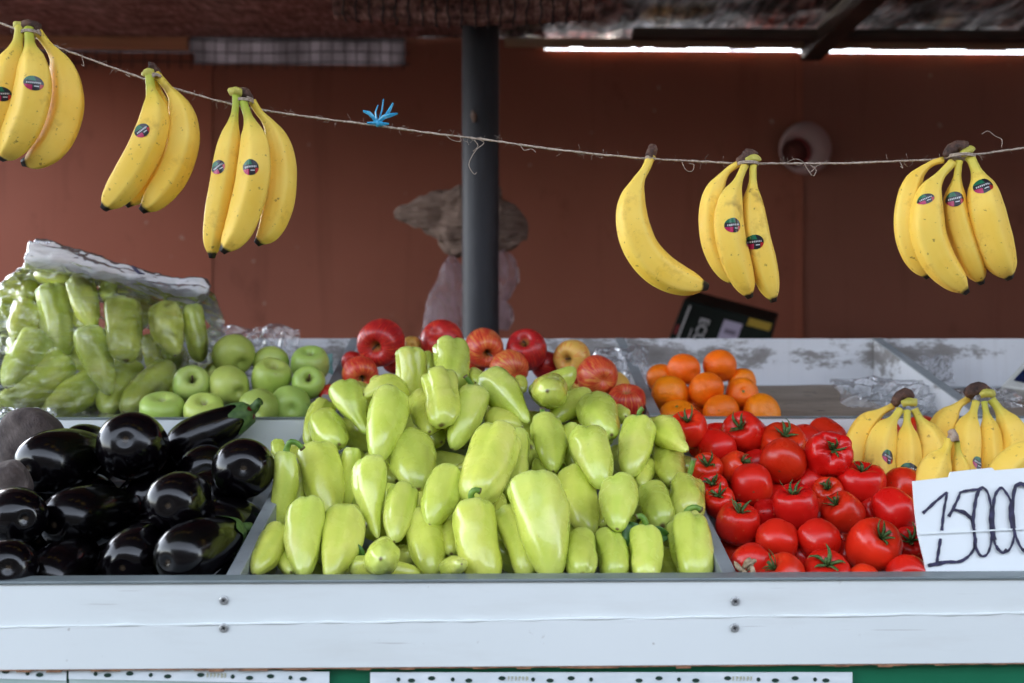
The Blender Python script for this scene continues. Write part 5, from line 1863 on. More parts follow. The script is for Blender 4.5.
# ------------------------------------------------------------------ sweet peppers in the pepper bin
def pepY(px, py):
    t = (577 - py) / 159
    y = 1.045 + .335 * t if py > 418 else 1.38 + (418 - py) / 68 * .10
    return y - .03 * math.exp(-((px - 480) / 150) ** 2)
B = 'block'; Cn = 'cone'; SL = 'slim'; RD = 'round'; BK = 'beak'
PEPS = [
 (1, 411, 348, 410, 402, 32, B, 1.7, 'upright blocky pepper under the biggest red apple', {}),
 (2, 411, 399, 364, 388, 25, SL, 2.2, 'curled hook-shaped pepper at the upper left of the heap', dict(bend=-.26)),
 (3, 341, 383, 368, 436, 35, BK, 2.0, 'broad-shouldered pepper with narrow pointed tip, upper left of heap', {}),
 (4, 393, 391, 376, 464, 44, Cn, 2.0, 'long pale pepper lying under the curled hook-shaped one', {}),
 (5, 320, 411, 341, 451, 37, RD, 1.9, 'plump round pepper above the left divider', {}),
 (6, 326, 402, 307, 446, 27, Cn, 2.2, 'dull green pepper leaning on the left divider, behind the plump round one', {}),
 (7, 439, 370, 443, 428, 37, B, 2.0, 'stubby blunt pepper hanging below the topmost yellowish pepper', {}),
 (8, 418, 394, 434, 437, 35, Cn, 2.2, 'shaded pepper beneath the stubby blunt one', {}),
 (9, 406, 430, 420, 494, 46, RD, 1.9, 'wide pepper with dented lower side, left of centre in the heap', dict(stype=0)),
 (10, 316, 446, 331, 522, 44, Cn, 2.0, 'big pepper lying above the left front corner', {}),
 (11, 368, 458, 376, 539, 36, BK, 2.5, 'pointed pepper with a shoulder bump on its right side', {}),
 (12, 405, 486, 393, 543, 33, Cn, 2.2, 'small leaning pepper right of the pointed one with a shoulder bump', {}),
 (13, 286, 452, 280, 529, 25, SL, 3.0, 'slender upright pepper with curled stem beside the eggplants', dict(stem=[(287, 448, -.002), (290, 442, -.004), (297, 443, -.003), (303, 449, 0)])),
 (14, 282, 528, 254, 575, 33, Cn, 2.0, 'pepper slanting into the front left corner of the bin', {}),
 (15, 307, 502, 303, 578, 44, Cn, 2.0, 'fat pepper second from the left along the front board', {}),
 (16, 347, 510, 331, 580, 42, Cn, 2.1, 'pepper with crooked tip third from the left along the front board', dict(bend=.05)),
 (17, 352, 448, 347, 514, 24, SL, 2.6, 'half-hidden darker pepper between two big ones at left', {}),
 (18, 370, 543, 392, 573, 38, RD, 1.9, 'short round pepper with dark tip above the front board', {}),
 (19, 351, 566, 423, 577, 26, SL, 2.7, 'pepper lying sideways along the front board under the short round one', {}),
 (20, 421, 514, 433, 578, 42, Cn, 2.0, 'greener pepper left of the stalked pale one on the front board', {}),
 (21, 453, 470, 428, 527, 40, Cn, 1.9, 'blunt pepper slanting left above the greener front pepper', {}),
 (22, 478, 389, 452, 450, 35, Cn, 2.1, 'pale pepper with long dark-tipped stem near the top of the heap', dict(stem=[(472, 386, 0), (469, 381, -.003), (465, 376, -.005)])),
 (23, 450, 340, 452, 392, 37, B, 1.6, 'topmost yellowish bell pepper standing upright in front of the apples', dict(stem=[(447, 342, 0), (444, 339, -.002)], lobes=4)),
 (24, 484, 376, 532, 423, 40, BK, 2.0, 'pale pepper with twisted pointed tip below the middle red apples', dict(bend=.05)),
 (25, 487, 416, 524, 428, 27, RD, 1.7, 'small egg-shaped pepper under the pale twisted one', {}),
 (26, 503, 428, 472, 505, 50, B, 2.0, 'large yellowish lumpy pepper above the stalked pale one', {}),
 (27, 517, 430, 518, 490, 26, SL, 2.6, 'narrow pepper just right of the large yellowish lumpy one', {}),
 (28, 545, 417, 554, 474, 35, Cn, 2.2, 'upright pepper with short dark stem in the middle of the heap', dict(stem=[(543, 414, 0), (542, 408, -.001)])),
 (29, 556, 466, 534, 478, 29, RD, 1.6, 'small pepper with thick curled stem above the largest pepper', dict(stem=[(534, 471, -.006), (530, 474, -.008), (527, 479, -.004)], rev=1)),
 (30, 571, 424, 574, 470, 19, SL, 2.8, 'thin pepper with sideways stem in a gap of the heap', dict(stem=[(573, 434, -.014), (566, 436, -.016)])),
 (31, 545, 382, 553, 400, 37, RD, 1.9, 'pepper pointing its tip straight out beneath the middle apples', {}),
 (32, 590, 394, 548, 422, 28, Cn, 2.3, 'pepper lying on its side under the right-hand red apples', {}),
 (33, 590, 397, 614, 442, 41, Cn, 1.9, 'broad pepper with pointed end below the rightmost apples', {}),
 (34, 583, 430, 605, 489, 43, Cn, 1.9, 'wide pepper with glossy dented end right of centre', {}),
 (35, 641, 420, 628, 479, 38, Cn, 2.0, 'pepper with cut stem at the foot of the rightmost red apple', dict(stem=[(639, 417, -.002), (640, 411, -.004), (643, 408, -.004)])),
 (36, 656, 424, 691, 454, 33, BK, 2.1, 'pepper with nippled tip beside the first tomato', {}),
 (37, 666, 445, 673, 490, 36, Cn, 2.0, 'shaded pepper against the right divider near the tomatoes', {}),
 (38, 645, 460, 641, 490, 25, Cn, 2.2, 'small pepper tucked low beneath the cut-stem pepper', {}),
 (39, 572, 469, 590, 536, 41, Cn, 2.1, 'olive-tinted pointed pepper right of the largest pepper', {}),
 (40, 621, 478, 616, 533, 39, Cn, 1.9, 'heart-shaped pepper above the front row, right of centre', {}),
 (41, 649, 486, 665, 530, 36, B, 2.0, 'pale satin pepper right of the heart-shaped one', {}),
 (42, 686, 479, 689, 522, 38, B, 1.7, 'stocky pale pepper with tall straight stem by the tomatoes', dict(stem=[(688, 479, -.001), (691, 470, -.004), (694, 458, -.005)], up=1)),
 (43, 686, 519, 698, 584, 44, B, 1.8, 'last pepper in the front right corner, with hooked stem', dict(stem=[(685, 517, 0), (688, 510, -.004), (695, 507, -.005), (701, 510, -.003)], up=1)),
 (44, 646, 531, 647, 584, 37, B, 1.8, 'front pepper with arched stem second from the right divider', dict(stem=[(646, 529, 0), (645, 521, -.003), (641, 516, -.004), (637, 517, -.003)], up=1)),
 (45, 579, 532, 582, 580, 36, B, 1.8, 'stubby front pepper just right of the largest one', {}),
 (46, 606, 532, 617, 581, 34, B, 1.9, 'stubby front pepper leaning left of the arched-stem one', {}),
 (47, 532, 475, 553, 581, 58, Cn, 1.95, 'largest pepper, long and pale, at the front centre of the heap', dict(seed=5)),
 (48, 472, 503, 484, 584, 46, B, 1.9, 'pale pepper with curved upright stem standing on the front board', dict(stem=[(472, 501, -.001), (471, 494, -.004), (475, 490, -.005), (480, 491, -.003)], up=1)),
 (49, 506, 508, 530, 577, 34, SL, 2.5, 'bent pepper squeezed left of the largest one', dict(bend=.06)),
 (50, 495, 494, 500, 528, 24, Cn, 2.2, 'small dim pepper in the gap beside the curved stem', {}),
 (51, 442, 571, 468, 562, 24, Cn, 2.2, 'small green pepper lying low at the front board', {}),
 (52, 448, 522, 452, 556, 22, SL, 2.3, 'dark sliver of pepper left of the curved-stem pale one', {}),
 (53, 352, 398, 362, 425, 24, Cn, 2.2, 'pepper glimpsed between the two big upper left ones', {}),
 (54, 655, 426, 659, 450, 18, RD, 1.8, 'sliver of pepper behind the nippled one', {}),
 (55, 610, 411, 631, 418, 20, RD, 1.6, 'little pepper below the rightmost apple, beside the cut stem', {}),
 (56, 519, 376, 523, 394, 14, RD, 1.7, 'tiny light pepper end beside the pale twisted one', {}),
 (57, 427, 352, 428, 378, 18, RD, 1.7, 'pepper end showing left of the topmost yellowish one', {}),
 (58, 475, 368, 476, 388, 18, RD, 1.7, 'pepper end showing right of the topmost yellowish one', {}),
 (59, 492, 372, 498, 388, 22, RD, 1.6, 'pale pepper end above the pale twisted one', {}),
 (60, 534, 398, 576, 369, 29, Cn, 1.8, 'pepper reaching its pointed tip up towards the yellow-red apple', dict(away=1)),
 (61, 297, 466, 298, 508, 17, SL, 2.7, 'pepper sliver behind the slender upright one', {}),
 (62, 278, 440, 279, 460, 16, RD, 1.6, 'brownish pepper tip peeping above the slender upright one', {}),
 (63, 286, 548, 292, 578, 26, Cn, 2.0, 'shaded pepper in the front left corner gap', {}),
 (64, 392, 440, 396, 470, 24, Cn, 2.0, 'deep pepper in the gap under the long pale one', {}),
 (65, 374, 377, 382, 392, 16, RD, 1.7, 'pepper end behind the curled hook-shaped one', {}),
 (66, 560, 500, 566, 525, 18, RD, 1.7, 'sliver of pepper between the largest and the olive-tinted one', {}),
 (67, 598, 505, 600, 530, 20, RD, 1.7, 'deep pepper between the olive-tinted and heart-shaped ones', {}),
]
OVER = [(10, 15), (10, 13), (11, 16), (11, 17), (9, 12), (12, 18), (12, 20), (21, 20), (26, 21), (26, 27), (48, 26), (47, 49), (47, 29), (28, 29), (28, 27),
        (34, 39), (39, 45), (40, 46), (35, 38), (42, 37), (43, 42), (44, 41), (36, 37), (34, 33), (33, 32), (31, 60), (24, 25), (24, 56), (7, 22), (7, 8), (4, 8),
        (4, 9), (3, 4), (4, 2), (3, 5), (5, 6), (10, 5), (10, 17), (15, 14), (15, 63), (14, 63), (16, 15), (18, 19), (48, 49), (47, 45), (48, 52), (20, 51), (48, 51),
        (12, 11), (11, 10), (35, 54), (36, 54), (34, 30), (28, 30), (23, 58), (1, 57), (23, 57), (22, 23), (7, 23), (2, 1), (4, 1), (13, 61), (10, 61), (13, 62), (14, 13), (15, 13),
        (9, 64), (4, 64), (33, 55), (35, 55), (2, 65), (47, 66), (39, 66), (39, 67), (40, 67), (26, 50), (48, 50), (47, 50), (24, 59), (40, 34), (41, 38), (40, 41), (41, 37), (31, 32), (46, 45), (44, 46),
        (26, 22), (9, 8), (21, 9), (25, 26) , (28, 32), (60, 32), (33, 34), (33, 35)]
OVER = [o for o in OVER if o not in ((33, 34),)]
def pep_items(rows, yfun, extra_under=()):
    its = []
    for (i, x0, y0, x1, y1, w, sh, asp, lab, kw) in rows:
        px, py = (x0 + x1) / 2, (y0 + y1) / 2
        Y = yfun(px, py)
        tow = 1
        if kw.get('up') or kw.get('away'): tow = -.6 if kw.get('away') else .8
        it = long_item(i, x0, y0, x1, y1, w, Y, asp, tow, label=lab, shape=sh, **{'fat': 1.02, **kw})
        its.append(it)
    return its
its = pep_items(PEPS, pepY)
small = {17, 50, 52, 53, 54, 55, 56, 57, 58, 59, 61, 62, 63, 64, 65, 66, 67, 19, 6, 25}
for it in its:
    if it.id in small: it.Y += .03; it.Y0 = it.Y0
# peppers underneath that only show through the gaps
ru = random.Random(21)
uid = 900
for py in range(400, 580, 32):
    for px in range(300 if py > 460 else 375, 690 if py > 430 else 600, 46):
        q, r_ = px + ru.uniform(-10, 10), py + ru.uniform(-8, 8)
        a = ru.uniform(0, 6.28)
        l = ru.uniform(30, 38)
        it = long_item(uid, q - l * math.cos(a), r_ - l * .5 * math.sin(a), q + l * math.cos(a), r_ + l * .5 * math.sin(a), ru.uniform(34, 40), pepY(q, r_) + .085, 2.0, 1,
                       label='green pepper buried in the heap, showing only through gaps between others', shape=ru.choice([Cn, B, RD]), under=1)
        its.append(it); uid += 1
for it in its: it.sph = spheres(it, 'pepper')
vis = [it.id for it in its if it.id < 900]
ymin = np.array([1.024 + max(r for o, r in it.sph) * .9 for it in its])
relax(its, OVER, .90, 260, ymin)
for it in its:
    if it.kw.get('under'):
        it.pos = it.pos + ray(it.px, it.py) * max(0, (pepY(it.px, it.py) + .07 - it.Y))
        build_pepper(it, group='peppers buried under the heap')
    else:
        build_pepper(it)

# leaf tucked in the front right of the pepper bin
def leaf(px, py, Y, l, w, ang, label):
    c = at(px, py, Y)
    n = 14
    vs, fs = [], []
    ax = (RGT * math.cos(ang) - UP * math.sin(ang)); sd = (RGT * math.sin(ang) + UP * math.cos(ang))
    for i in range(n):
        u = i / (n - 1)
        hw = w * S(Y) / 2 * math.sin(PI * u ** .8) + .0004
        p = ax * (u - .5) * l * S(Y) - Vector((0, .008 * math.sin(u * 3), 0))
        for q, dz in ((-1, .004), (-.5, .001), (0, -.002), (.5, .001), (1, .004)):
            vs.append(p + sd * hw * q + Vector((0, -dz + .002 * noise.noise(Vector((u * 6, q * 3, px))), 0)))
    fs = [(i * 5 + k, i * 5 + k + 1, i * 5 + 6 + k, i * 5 + 5 + k) for i in range(n - 1) for k in range(4)]
    o = mesh_obj('pepper_leaf', vs, fs, MAT['leaf_green'], None, True, None, Matrix.Translation(c))
    md = o.modifiers.new('thickness', 'SOLIDIFY'); md.thickness = .0006
    tag(o, label, 'leaf')
leaf(634, 536, 1.11, 34, 24, 1.1, 'dark green leaf tucked behind the arched-stem pepper')
leaf(658, 533, 1.12, 26, 16, .2, 'dark green leaf below the pale satin pepper')
leaf(358, 553, 1.10, 26, 18, .9, 'dark green leaf in the gap left of the short round pepper')
leaf(268, 512, 1.22, 20, 12, 2.2, 'small green leaf against the left divider')

# ------------------------------------------------------------------ tomatoes
def tomY(px, py):
    return 1.05 + .33 * (577 - py) / 159
TOMS = [  # id x y w h stem-spot, calyx size, label
 (1, 689, 430, 37, 33, (-.1, -.75), 1, 'tomato overhanging the pepper bin below the leftmost mandarins', 0),
 (2, 745, 434, 42, 39, (-.35, -.45), 1.15, 'topmost tomato below the mandarins, with spread calyx', 0),
 (3, 718, 448, 35, 34, None, 0, 'dark smooth tomato left of the topmost one', 0),
 (4, 783, 445, 47, 36, (.15, -.75), 1.1, 'tomato behind the smooth oval one, with calyx on top', 0),
 (5, 783, 462, 46, 36, None, 0, 'smooth oval tomato lying blossom end out in the upper row', 0),
 (6, 829, 454, 46, 44, (.25, -.28), .8, 'ribbed lumpy tomato near the bananas', 1),
 (7, 706, 471, 33, 34, (.1, -.5), 1.1, 'small tomato with calyx against the pepper bin, uppermost of three', 0),
 (8, 713, 489, 31, 28, (-.1, -.5), 1.1, 'small tomato with calyx against the pepper bin, middle of three', 0),
 (9, 720, 503, 31, 32, (-.1, -.6), 1.1, 'small tomato with calyx against the pepper bin, lowest of three', 0),
 (10, 734, 468, 30, 31, (.7, -.5), .9, 'tomato with calyx at its right, left of the smooth oval one', 0),
 (11, 752, 485, 42, 39, None, 0, 'plump red tomato with a tiny dark spot on top', 0),
 (12, 757, 466, 32, 28, None, 0, 'tomato wedged behind the plump one with a tiny spot', 0),
 (13, 809, 482, 33, 33, None, 0, 'orange-red tomato under the smooth oval one', 0),
 (14, 796, 508, 45, 41, (-.12, -.86), 1.0, 'round tomato in the middle with upright stalk and a navel', 0),
 (15, 738, 525, 44, 38, (.15, -.85), 1.25, 'tomato with bushy calyx on top near the divider', 0),
 (16, 768, 515, 30, 30, None, 0, 'small tomato in the gap left of the navel one', 0),
 (17, 777, 542, 43, 38, None, 0, 'smooth round tomato second from the left, second row up', 0),
 (18, 820, 540, 40, 37, None, 0, 'smooth round tomato left of the biggest one', 0),
 (19, 844, 513, 40, 37, (-.55, -.62), .9, 'tomato with stalk at its upper left in the middle right', 0),
 (20, 861, 484, 48, 38, (.05, -.92), .8, 'wide tomato with upright stalk below the bananas', 0),
 (21, 895, 510, 40, 43, None, 0, 'tall glossy tomato touching the price card', 0),
 (22, 902, 485, 36, 32, None, 0, 'dark tomato under the banana sticker by the card', 0),
 (23, 873, 547, 53, 50, (.45, -.52), .95, 'biggest tomato, at the front beside the card', 0),
 (24, 910, 549, 40, 38, (.05, -.55), 1.1, 'tomato with star calyx half behind the card', 0),
 (25, 908, 576, 42, 30, None, 0, 'tomato at the front board touching the card', 0),
 (26, 864, 580, 32, 28, None, 0, 'low tomato under the biggest one at the front board', 0),
 (27, 826, 573, 46, 34, (.12, -.62), 1.5, 'front tomato with long spreading calyx', 0),
 (28, 783, 576, 46, 34, (-.62, -.6), .8, 'front tomato left of the one with spreading calyx', 0),
 (29, 751, 563, 40, 36, None, 0, 'front left corner tomato beside the dry husk', 0),
 (30, 800, 558, 29, 28, None, 0, 'small tomato in the gap above the front row', 0),
 (31, 844, 556, 30, 30, None, 0, 'tomato in the gap left of the biggest one', 0),
 (32, 829, 494, 31, 32, (-.1, -.5), .9, 'tomato half hidden behind the stalked one in the middle right', 0),
 (33, 872, 514, 30, 34, (.35, -.3), .9, 'shaded tomato with calyx above the biggest one', 0),
 (34, 704, 446, 30, 30, None, 0, 'shaded tomato under the overhanging one', 0),
 (35, 822, 480, 32, 30, None, 0, 'shaded tomato beneath the ribbed lumpy one', 0),
 (36, 818, 516, 30, 30, None, 0, 'shaded tomato right of the navel one', 0),
]
TOV = [(5, 4), (2, 3), (5, 12), (11, 12), (5, 13), (14, 13), (6, 13), (11, 10), (14, 11), (15, 9), (14, 16), (15, 16), (17, 16), (17, 28), (18, 27), (19, 32), (20, 32), (21, 22), (20, 22), (23, 24), (23, 33), (21, 33),
       (23, 31), (18, 31), (17, 30), (18, 30), (27, 30), (6, 20), (2, 12), (8, 7), (9, 8), (23, 26), (23, 25), (3, 34), (1, 34), (6, 35), (19, 36), (14, 36), (18, 36), (2, 10), (21, 24), (11, 9), (15, 11), (17, 29), (24, 25), (4, 6), (19, 20), (21, 20)]
its = []
for (i, x, y, w, h, stp, cal, lab, heir) in TOMS:
    it = round_item(i, x, y, w, h, tomY(x, y), stp, label=lab, cal=cal, heirloom=heir)
    if i in (3, 4, 12, 13, 16, 30, 31, 32, 33, 34, 35, 36, 22, 24): it.Y += .02
    its.append(it)
rt = random.Random(5)
uid = 900
for py in range(440, 580, 30):
    for px in range(715 if py < 500 else 745, 925, 40):
        q, r_ = px + rt.uniform(-8, 8), py + rt.uniform(-6, 6)
        it = round_item(uid, q, r_, 40, 38, tomY(q, r_) + .075, None, label='tomato buried in the heap, showing only through gaps between others', cal=0, group='tomatoes buried under the heap', under=1)
        its.append(it); uid += 1
for it in its: it.sph = spheres(it, 'round')
relax(its, TOV, .94, 260, np.array([1.024 + it.W * .48 for it in its]))
for it in its: build_tomato(it)

husk = MB()
for k in range(7):
    a = at(745 + rt.uniform(-6, 4), 570 + rt.uniform(-6, 4), 1.034); b = at(738 + rt.uniform(-4, 22), 574 + rt.uniform(-14, 6), 1.030)
    mid = (a + b) / 2 + Vector((0, -.004, rt.uniform(-.004, .006)))
    husk.tube(crom([a, mid, b], 7), [.0006, .002, .003, .0026, .003, .002, .0005], 5)
h_ = husk.build('dry_husk', MAT['dry_husk'], None, True, origin=at(745, 572, 1.034))
tag(h_, 'dry tan husk scrap in the corner beside the front left tomato', 'husk')

# ------------------------------------------------------------------ eggplants and beetroots
eggY = lambda px, py: 1.075 + .315 * (577 - py) / 159
EGGS = [ # id, stem xy, tip xy (outline), w, aspect, label, calyx
 (1, 108, 446, 25, 469, 62, 1.8, 'eggplant with bright ringed tip just right of the beetroots', 0),
 (2, 164, 472, 110, 427, 66, 1.8, 'fat eggplant pointing its tip up and left below the green apples', 0),
 (3, 249, 412, 172, 454, 48, 1.9, 'slanting eggplant with green cap, topmost of the eggplants', 1),
 (4, 240, 461, 247, 476, 60, 1.8, 'round-ended eggplant facing out beside the peppers', 0),
 (5, 138, 503, 51, 526, 64, 1.9, 'eggplant lying tip left in the middle of the eggplant bin', 0),
 (6, 212, 486, 154, 512, 58, 1.9, 'eggplant with bright ringed tip in the centre right of its bin', 1),
 (7, 242, 528, 164, 564, 60, 1.9, 'front right eggplant next to the divider of the peppers', 1),
 (8, 172, 528, 115, 574, 60, 1.9, 'front middle eggplant with reddish tip', 0),
 (9, 96, 545, 34, 590, 58, 1.9, 'front eggplant with wide pale blue gleam', 0),
 (10, -22, 508, 40, 522, 58, 1.9, 'eggplant cut off by the left edge below the beetroots', 0),
 (11, 110, 437, 68, 440, 30, 1.9, 'eggplant sliver behind the ringed one at upper left', 0),
 (12, -20, 560, 34, 575, 56, 1.8, 'dark eggplant in the front left corner', 0),
 (13, 222, 466, 190, 480, 56, 1.8, 'shaded eggplant behind the centre right one', 1),
]
its = []
for (i, x0, y0, x1, y1, w, asp, lab, cal) in EGGS:
    px, py = (x0 + x1) / 2, (y0 + y1) / 2
    it = long_item(i, x0, y0, x1, y1, w, eggY(px, py), asp, -.25 if i == 3 else 1, label=lab, cal=cal)
    if i in (11, 13): it.Y += .05
    its.append(it)
ru = random.Random(8); uid = 900
for py in range(455, 580, 40):
    for px in range(20, 240, 62):
        it = long_item(uid, px - 30, py, px + 30, py + 8, 54, eggY(px, py) + .10, 1.7, 1, label='eggplant buried in the heap, showing only through gaps between others', cal=0, under=1)
        its.append(it); uid += 1
for (qx, qy, dy) in ((222, 500, .10), (232, 530, .09)):
    it = long_item(uid, qx + 34, qy - 16, qx - 36, qy + 10, 62, eggY(qx, qy) + dy, 1.6, 1, label='eggplant buried in the heap, showing only through gaps between others', cal=0, under=1)
    its.append(it); uid += 1
BEETS = [(31, 30, 439, 66, 68, (.3, -.6), 'larger grey-brown beetroot at the top left of the eggplant bin'),
         (32, -6, 450, 52, 54, (-.3, -.5), 'grey-brown beetroot cut off by the left edge'),
         (33, 8, 485, 46, 42, (.2, -.4), 'smaller beetroot below the other two at the left edge')]
bts = []
for (i, x, y, w, h, stp, lab) in BEETS:
    it = round_item(i, x, y, w, h, eggY(x, y) - .005, stp, label=lab)
    bts.append(it)
for it in its: it.sph = spheres(it, 'egg')
for it in bts: it.sph = spheres(it, 'round') + [(Vector((0, 0, 0)), .001)] * 4
relax(its + bts, [(31, 32), (1, 31), (10, 33), (1, 11), (2, 11), (3, 2), (4, 13), (6, 13), (5, 1), (8, 5), (7, 6), (7, 8), (9, 5), (4, 3), (33, 32)], .92, 260,
      np.array([1.024 + max(r for o, r in it.sph) * .95 for it in its + bts]))
for it in its:
    seed = it.id * 19 + 1
    vs, fs, at_ = egg_mesh(it.L, it.W, seed)
    m4 = frame(it.axis, seed); m4.translation = it.pos
    o = mesh_obj('eggplant', vs, fs, MAT['eggplant_skin'], None, True, at_, m4)
    tag(o, it.kw['label'], 'eggplant', 'eggplants buried under the heap' if it.kw.get('under') else 'eggplants heaped in the left-hand bin')
    if it.kw.get('cal'):
        # cap of sepals hugging the stem end, with a stout stalk
        rr = random.Random(seed)
        V_, F_ = [], []
        n, k2 = 36, 9
        for j in range(k2):
            u = j / (k2 - 1)
            for k in range(n):
                th = 2 * PI * k / n
                reach = .12 + .13 * (.5 + .5 * math.cos(5 * th + seed)) ** 1.5
                t = max(u * reach, .0)
                r = (cr(*EGG, t) * it.W / 2 + .0034 * (1 - .7 * u)) if j > 1 else it.W * .15 * (.35 + .65 * u * 8)
                V_.append(Vector((r * math.cos(th) * 1.03, r * math.sin(th) * 1.03, t * it.L - it.L / 2 - (.002 if j < 2 else 0))))
        for j in range(k2 - 1):
            for k in range(n):
                F_.append((j * n + k, j * n + (k + 1) % n, (j + 1) * n + (k + 1) % n, (j + 1) * n + k))
        mb = MB(); mb.add(V_, F_)
        z0 = -it.L / 2
        mb.tube([(0, 0, z0 + .004), (.002, .001, z0 - .006), (.005, .003, z0 - .012), (.007, .002, z0 - .016)], [.0085, .0068, .0058, .0062], 10)
        mesh_obj('calyx', mb.v, mb.f, MAT['calyx_green'], o, True)
for it in bts:
    build_round(it, 'beetroot', P_BEET, 'beet_skin', 'beetroot', 'beetroots beside the eggplants', False, None, (4, .07), .24)

# ------------------------------------------------------------------ fruit in the upper bins
upY = lambda px, py: 1.505 + (410 - py) * .0024
def fruit_pile(rows, over, name, prof, mat, cat, group, slack=.95, stem=True, back=(), lob=(5, .03), nz=.04, under_label=None):
    its = []
    for r in rows:
        (i, x, y, w, h, stp, lab) = r[:7]
        yel = r[7] if len(r) > 7 else None
        it = round_item(i, x, y, w, h, upY(x, y) + (.03 if i in back else 0), stp, label=lab, yel=yel, stalk=stp is not None)
        it.sph = spheres(it, 'round')
        its.append(it)
    relax(its, over, slack, 240, np.array([1.472 + it.W * .48 for it in its]), .015, np.array([1.866 - it.W * .5 for it in its]))
    for it in its:
        build_round(it, name, prof, mat, cat, group, stem, it.kw.get('yel'), lob, nz)

fruit_pile([
 (1, 234.5, 356, 43, 30, None, 'topmost flattened green apple on the pile'),
 (2, 191.5, 386, 37, 38, (.05, -.42), 'green apple with brown stem hollow facing out beside the pepper bag'),
 (3, 230, 386, 39, 37, None, 'plain green apple in the middle of the apple pile'),
 (4, 271, 380, 39, 38, (.18, -.80), 'green apple with scuffed side right of the middle one'),
 (5, 310, 366, 38, 34, (0, -.86), 'green apple at the back near the right divider'),
 (6, 308.5, 383, 33, 30, (0, -.35), 'small yellowish green apple with stem hollow facing out'),
 (7, 162, 409, 44, 26, (0, -.9), 'green apple at the left end of the front row'),
 (8, 204, 411, 40, 26, (0, -.8), 'green apple with russet top in the front row behind the eggplants'),
 (9, 290, 406, 41, 32, None, 'green apple at the right end of the front row'),
 (10, 258, 409, 40, 34, None, 'green apple behind the eggplant cap'),
 (11, 215, 374, 22, 20, None, 'green apple glimpsed behind the middle ones'),
 (12, 271, 364, 36, 22, None, 'green apple half hidden behind the scuffed one'),
], [(1, 11), (3, 11), (2, 11), (6, 5), (4, 12), (8, 2), (8, 3), (10, 3), (9, 6), (10, 4), (9, 4), (7, 2)], 'green_apple', P_APP, 'green_apple_skin', 'apple', 'green apples in the upper left bin', back=(11, 12, 5))

fruit_pile([
 (41, 382, 342, 47, 44, (-.35, .25), 'biggest red apple, stem hollow facing out, top left of its pile', .0),
 (42, 441, 340, 44, 32, None, 'dark red apple behind the topmost yellowish pepper', .05),
 (43, 484, 347, 38, 40, (.2, .42), 'orange-red apple with stem hollow low, in front of the post', .42),
 (44, 527, 351, 40, 38, (-.15, -.55), 'deep crimson apple with stem on top, right of the post', -.15),
 (45, 510, 370, 41, 27, None, 'striped orange-red apple below the crimson one', .45),
 (46, 573, 358, 37, 32, (-.4, .1), 'yellow apple with red cheek, stem hollow facing out', 1.0),
 (47, 598, 376, 41, 38, None, 'red and yellow apple beside the crumpled plastic', .35),
 (48, 626.5, 404, 39, 34, (0, -.85), 'rightmost red apple resting by the divider', .3),
 (49, 360, 373, 36, 30, (.2, .5), 'red apple with yellow hollow above the left divider', .35),
 (50, 412, 346, 20, 20, None, 'brownish apple glimpsed between the biggest and dark red ones', 1.0),
 (51, 394, 364, 20, 22, None, 'red apple sliver beneath the biggest one', .1),
 (52, 546, 366, 30, 28, None, 'dark red apple behind the crimson one', 0),
 (53, 571, 388, 24, 24, None, 'red apple sliver under the yellow one', .2),
 (54, 587, 393, 30, 22, None, 'orange-red apple top under the red and yellow one', .7),
 (55, 617, 388, 28, 28, None, 'pale orange apple behind the rightmost one', 1.2),
 (56, 474, 364, 22, 24, None, 'red apple sliver right of the topmost yellowish pepper', .2),
 (57, 331, 396, 22, 20, None, 'red apple sliver low by the left divider', .1),
 (58, 352, 362, 22, 18, None, 'red apple peeping out left of the biggest one', .1),
], [(41, 51), (41, 58), (49, 58), (49, 57), (42, 50), (41, 50), (43, 56), (45, 56), (44, 52), (46, 52), (45, 44), (47, 54), (46, 53), (47, 55), (48, 55), (47, 46), (48, 47), (45, 43), (49, 41)],
 'red_apple', P_APP, 'red_apple_skin', 'apple', 'red apples in the upper middle bin', back=(50, 51, 52, 53, 55, 56, 57, 58))

fruit_pile([
 (81, 660, 378, 28, 28, None, 'mandarin at the back left of the mandarin pile'),
 (82, 684, 369, 31, 30, None, 'mandarin in the top row, left of the topmost one'),
 (83, 720, 366, 34, 29, None, 'topmost mandarin on the pile'),
 (84, 670, 394, 38, 32, None, 'large smooth mandarin at the left beside the divider'),
 (85, 706, 390, 36, 30, None, 'mandarin in the middle of the pile'),
 (86, 742, 394, 33, 32, (.1, -.2), 'mandarin with a scar facing out at the right of the pile'),
 (87, 742, 382, 28, 26, None, 'mandarin behind the scarred one'),
 (88, 678, 416, 37, 28, (-.1, -.8), 'front mandarin behind the first tomato'),
 (89, 721, 413, 38, 30, None, 'front mandarin in the middle above the topmost tomato'),
 (90, 762, 412, 38, 30, None, 'front mandarin at the right end next to the cardboard'),
 (91, 695, 408, 26, 26, None, 'mandarin half hidden behind the front ones'),
], [(84, 81), (82, 81), (86, 87), (83, 87), (88, 91), (89, 91), (85, 91), (84, 82), (85, 83)], 'mandarin', P_MAN, 'mandarin_skin', 'mandarin', 'mandarins piled in the upper right bin', stem=False, back=(81, 87, 91), lob=(0, 0), nz=.05)

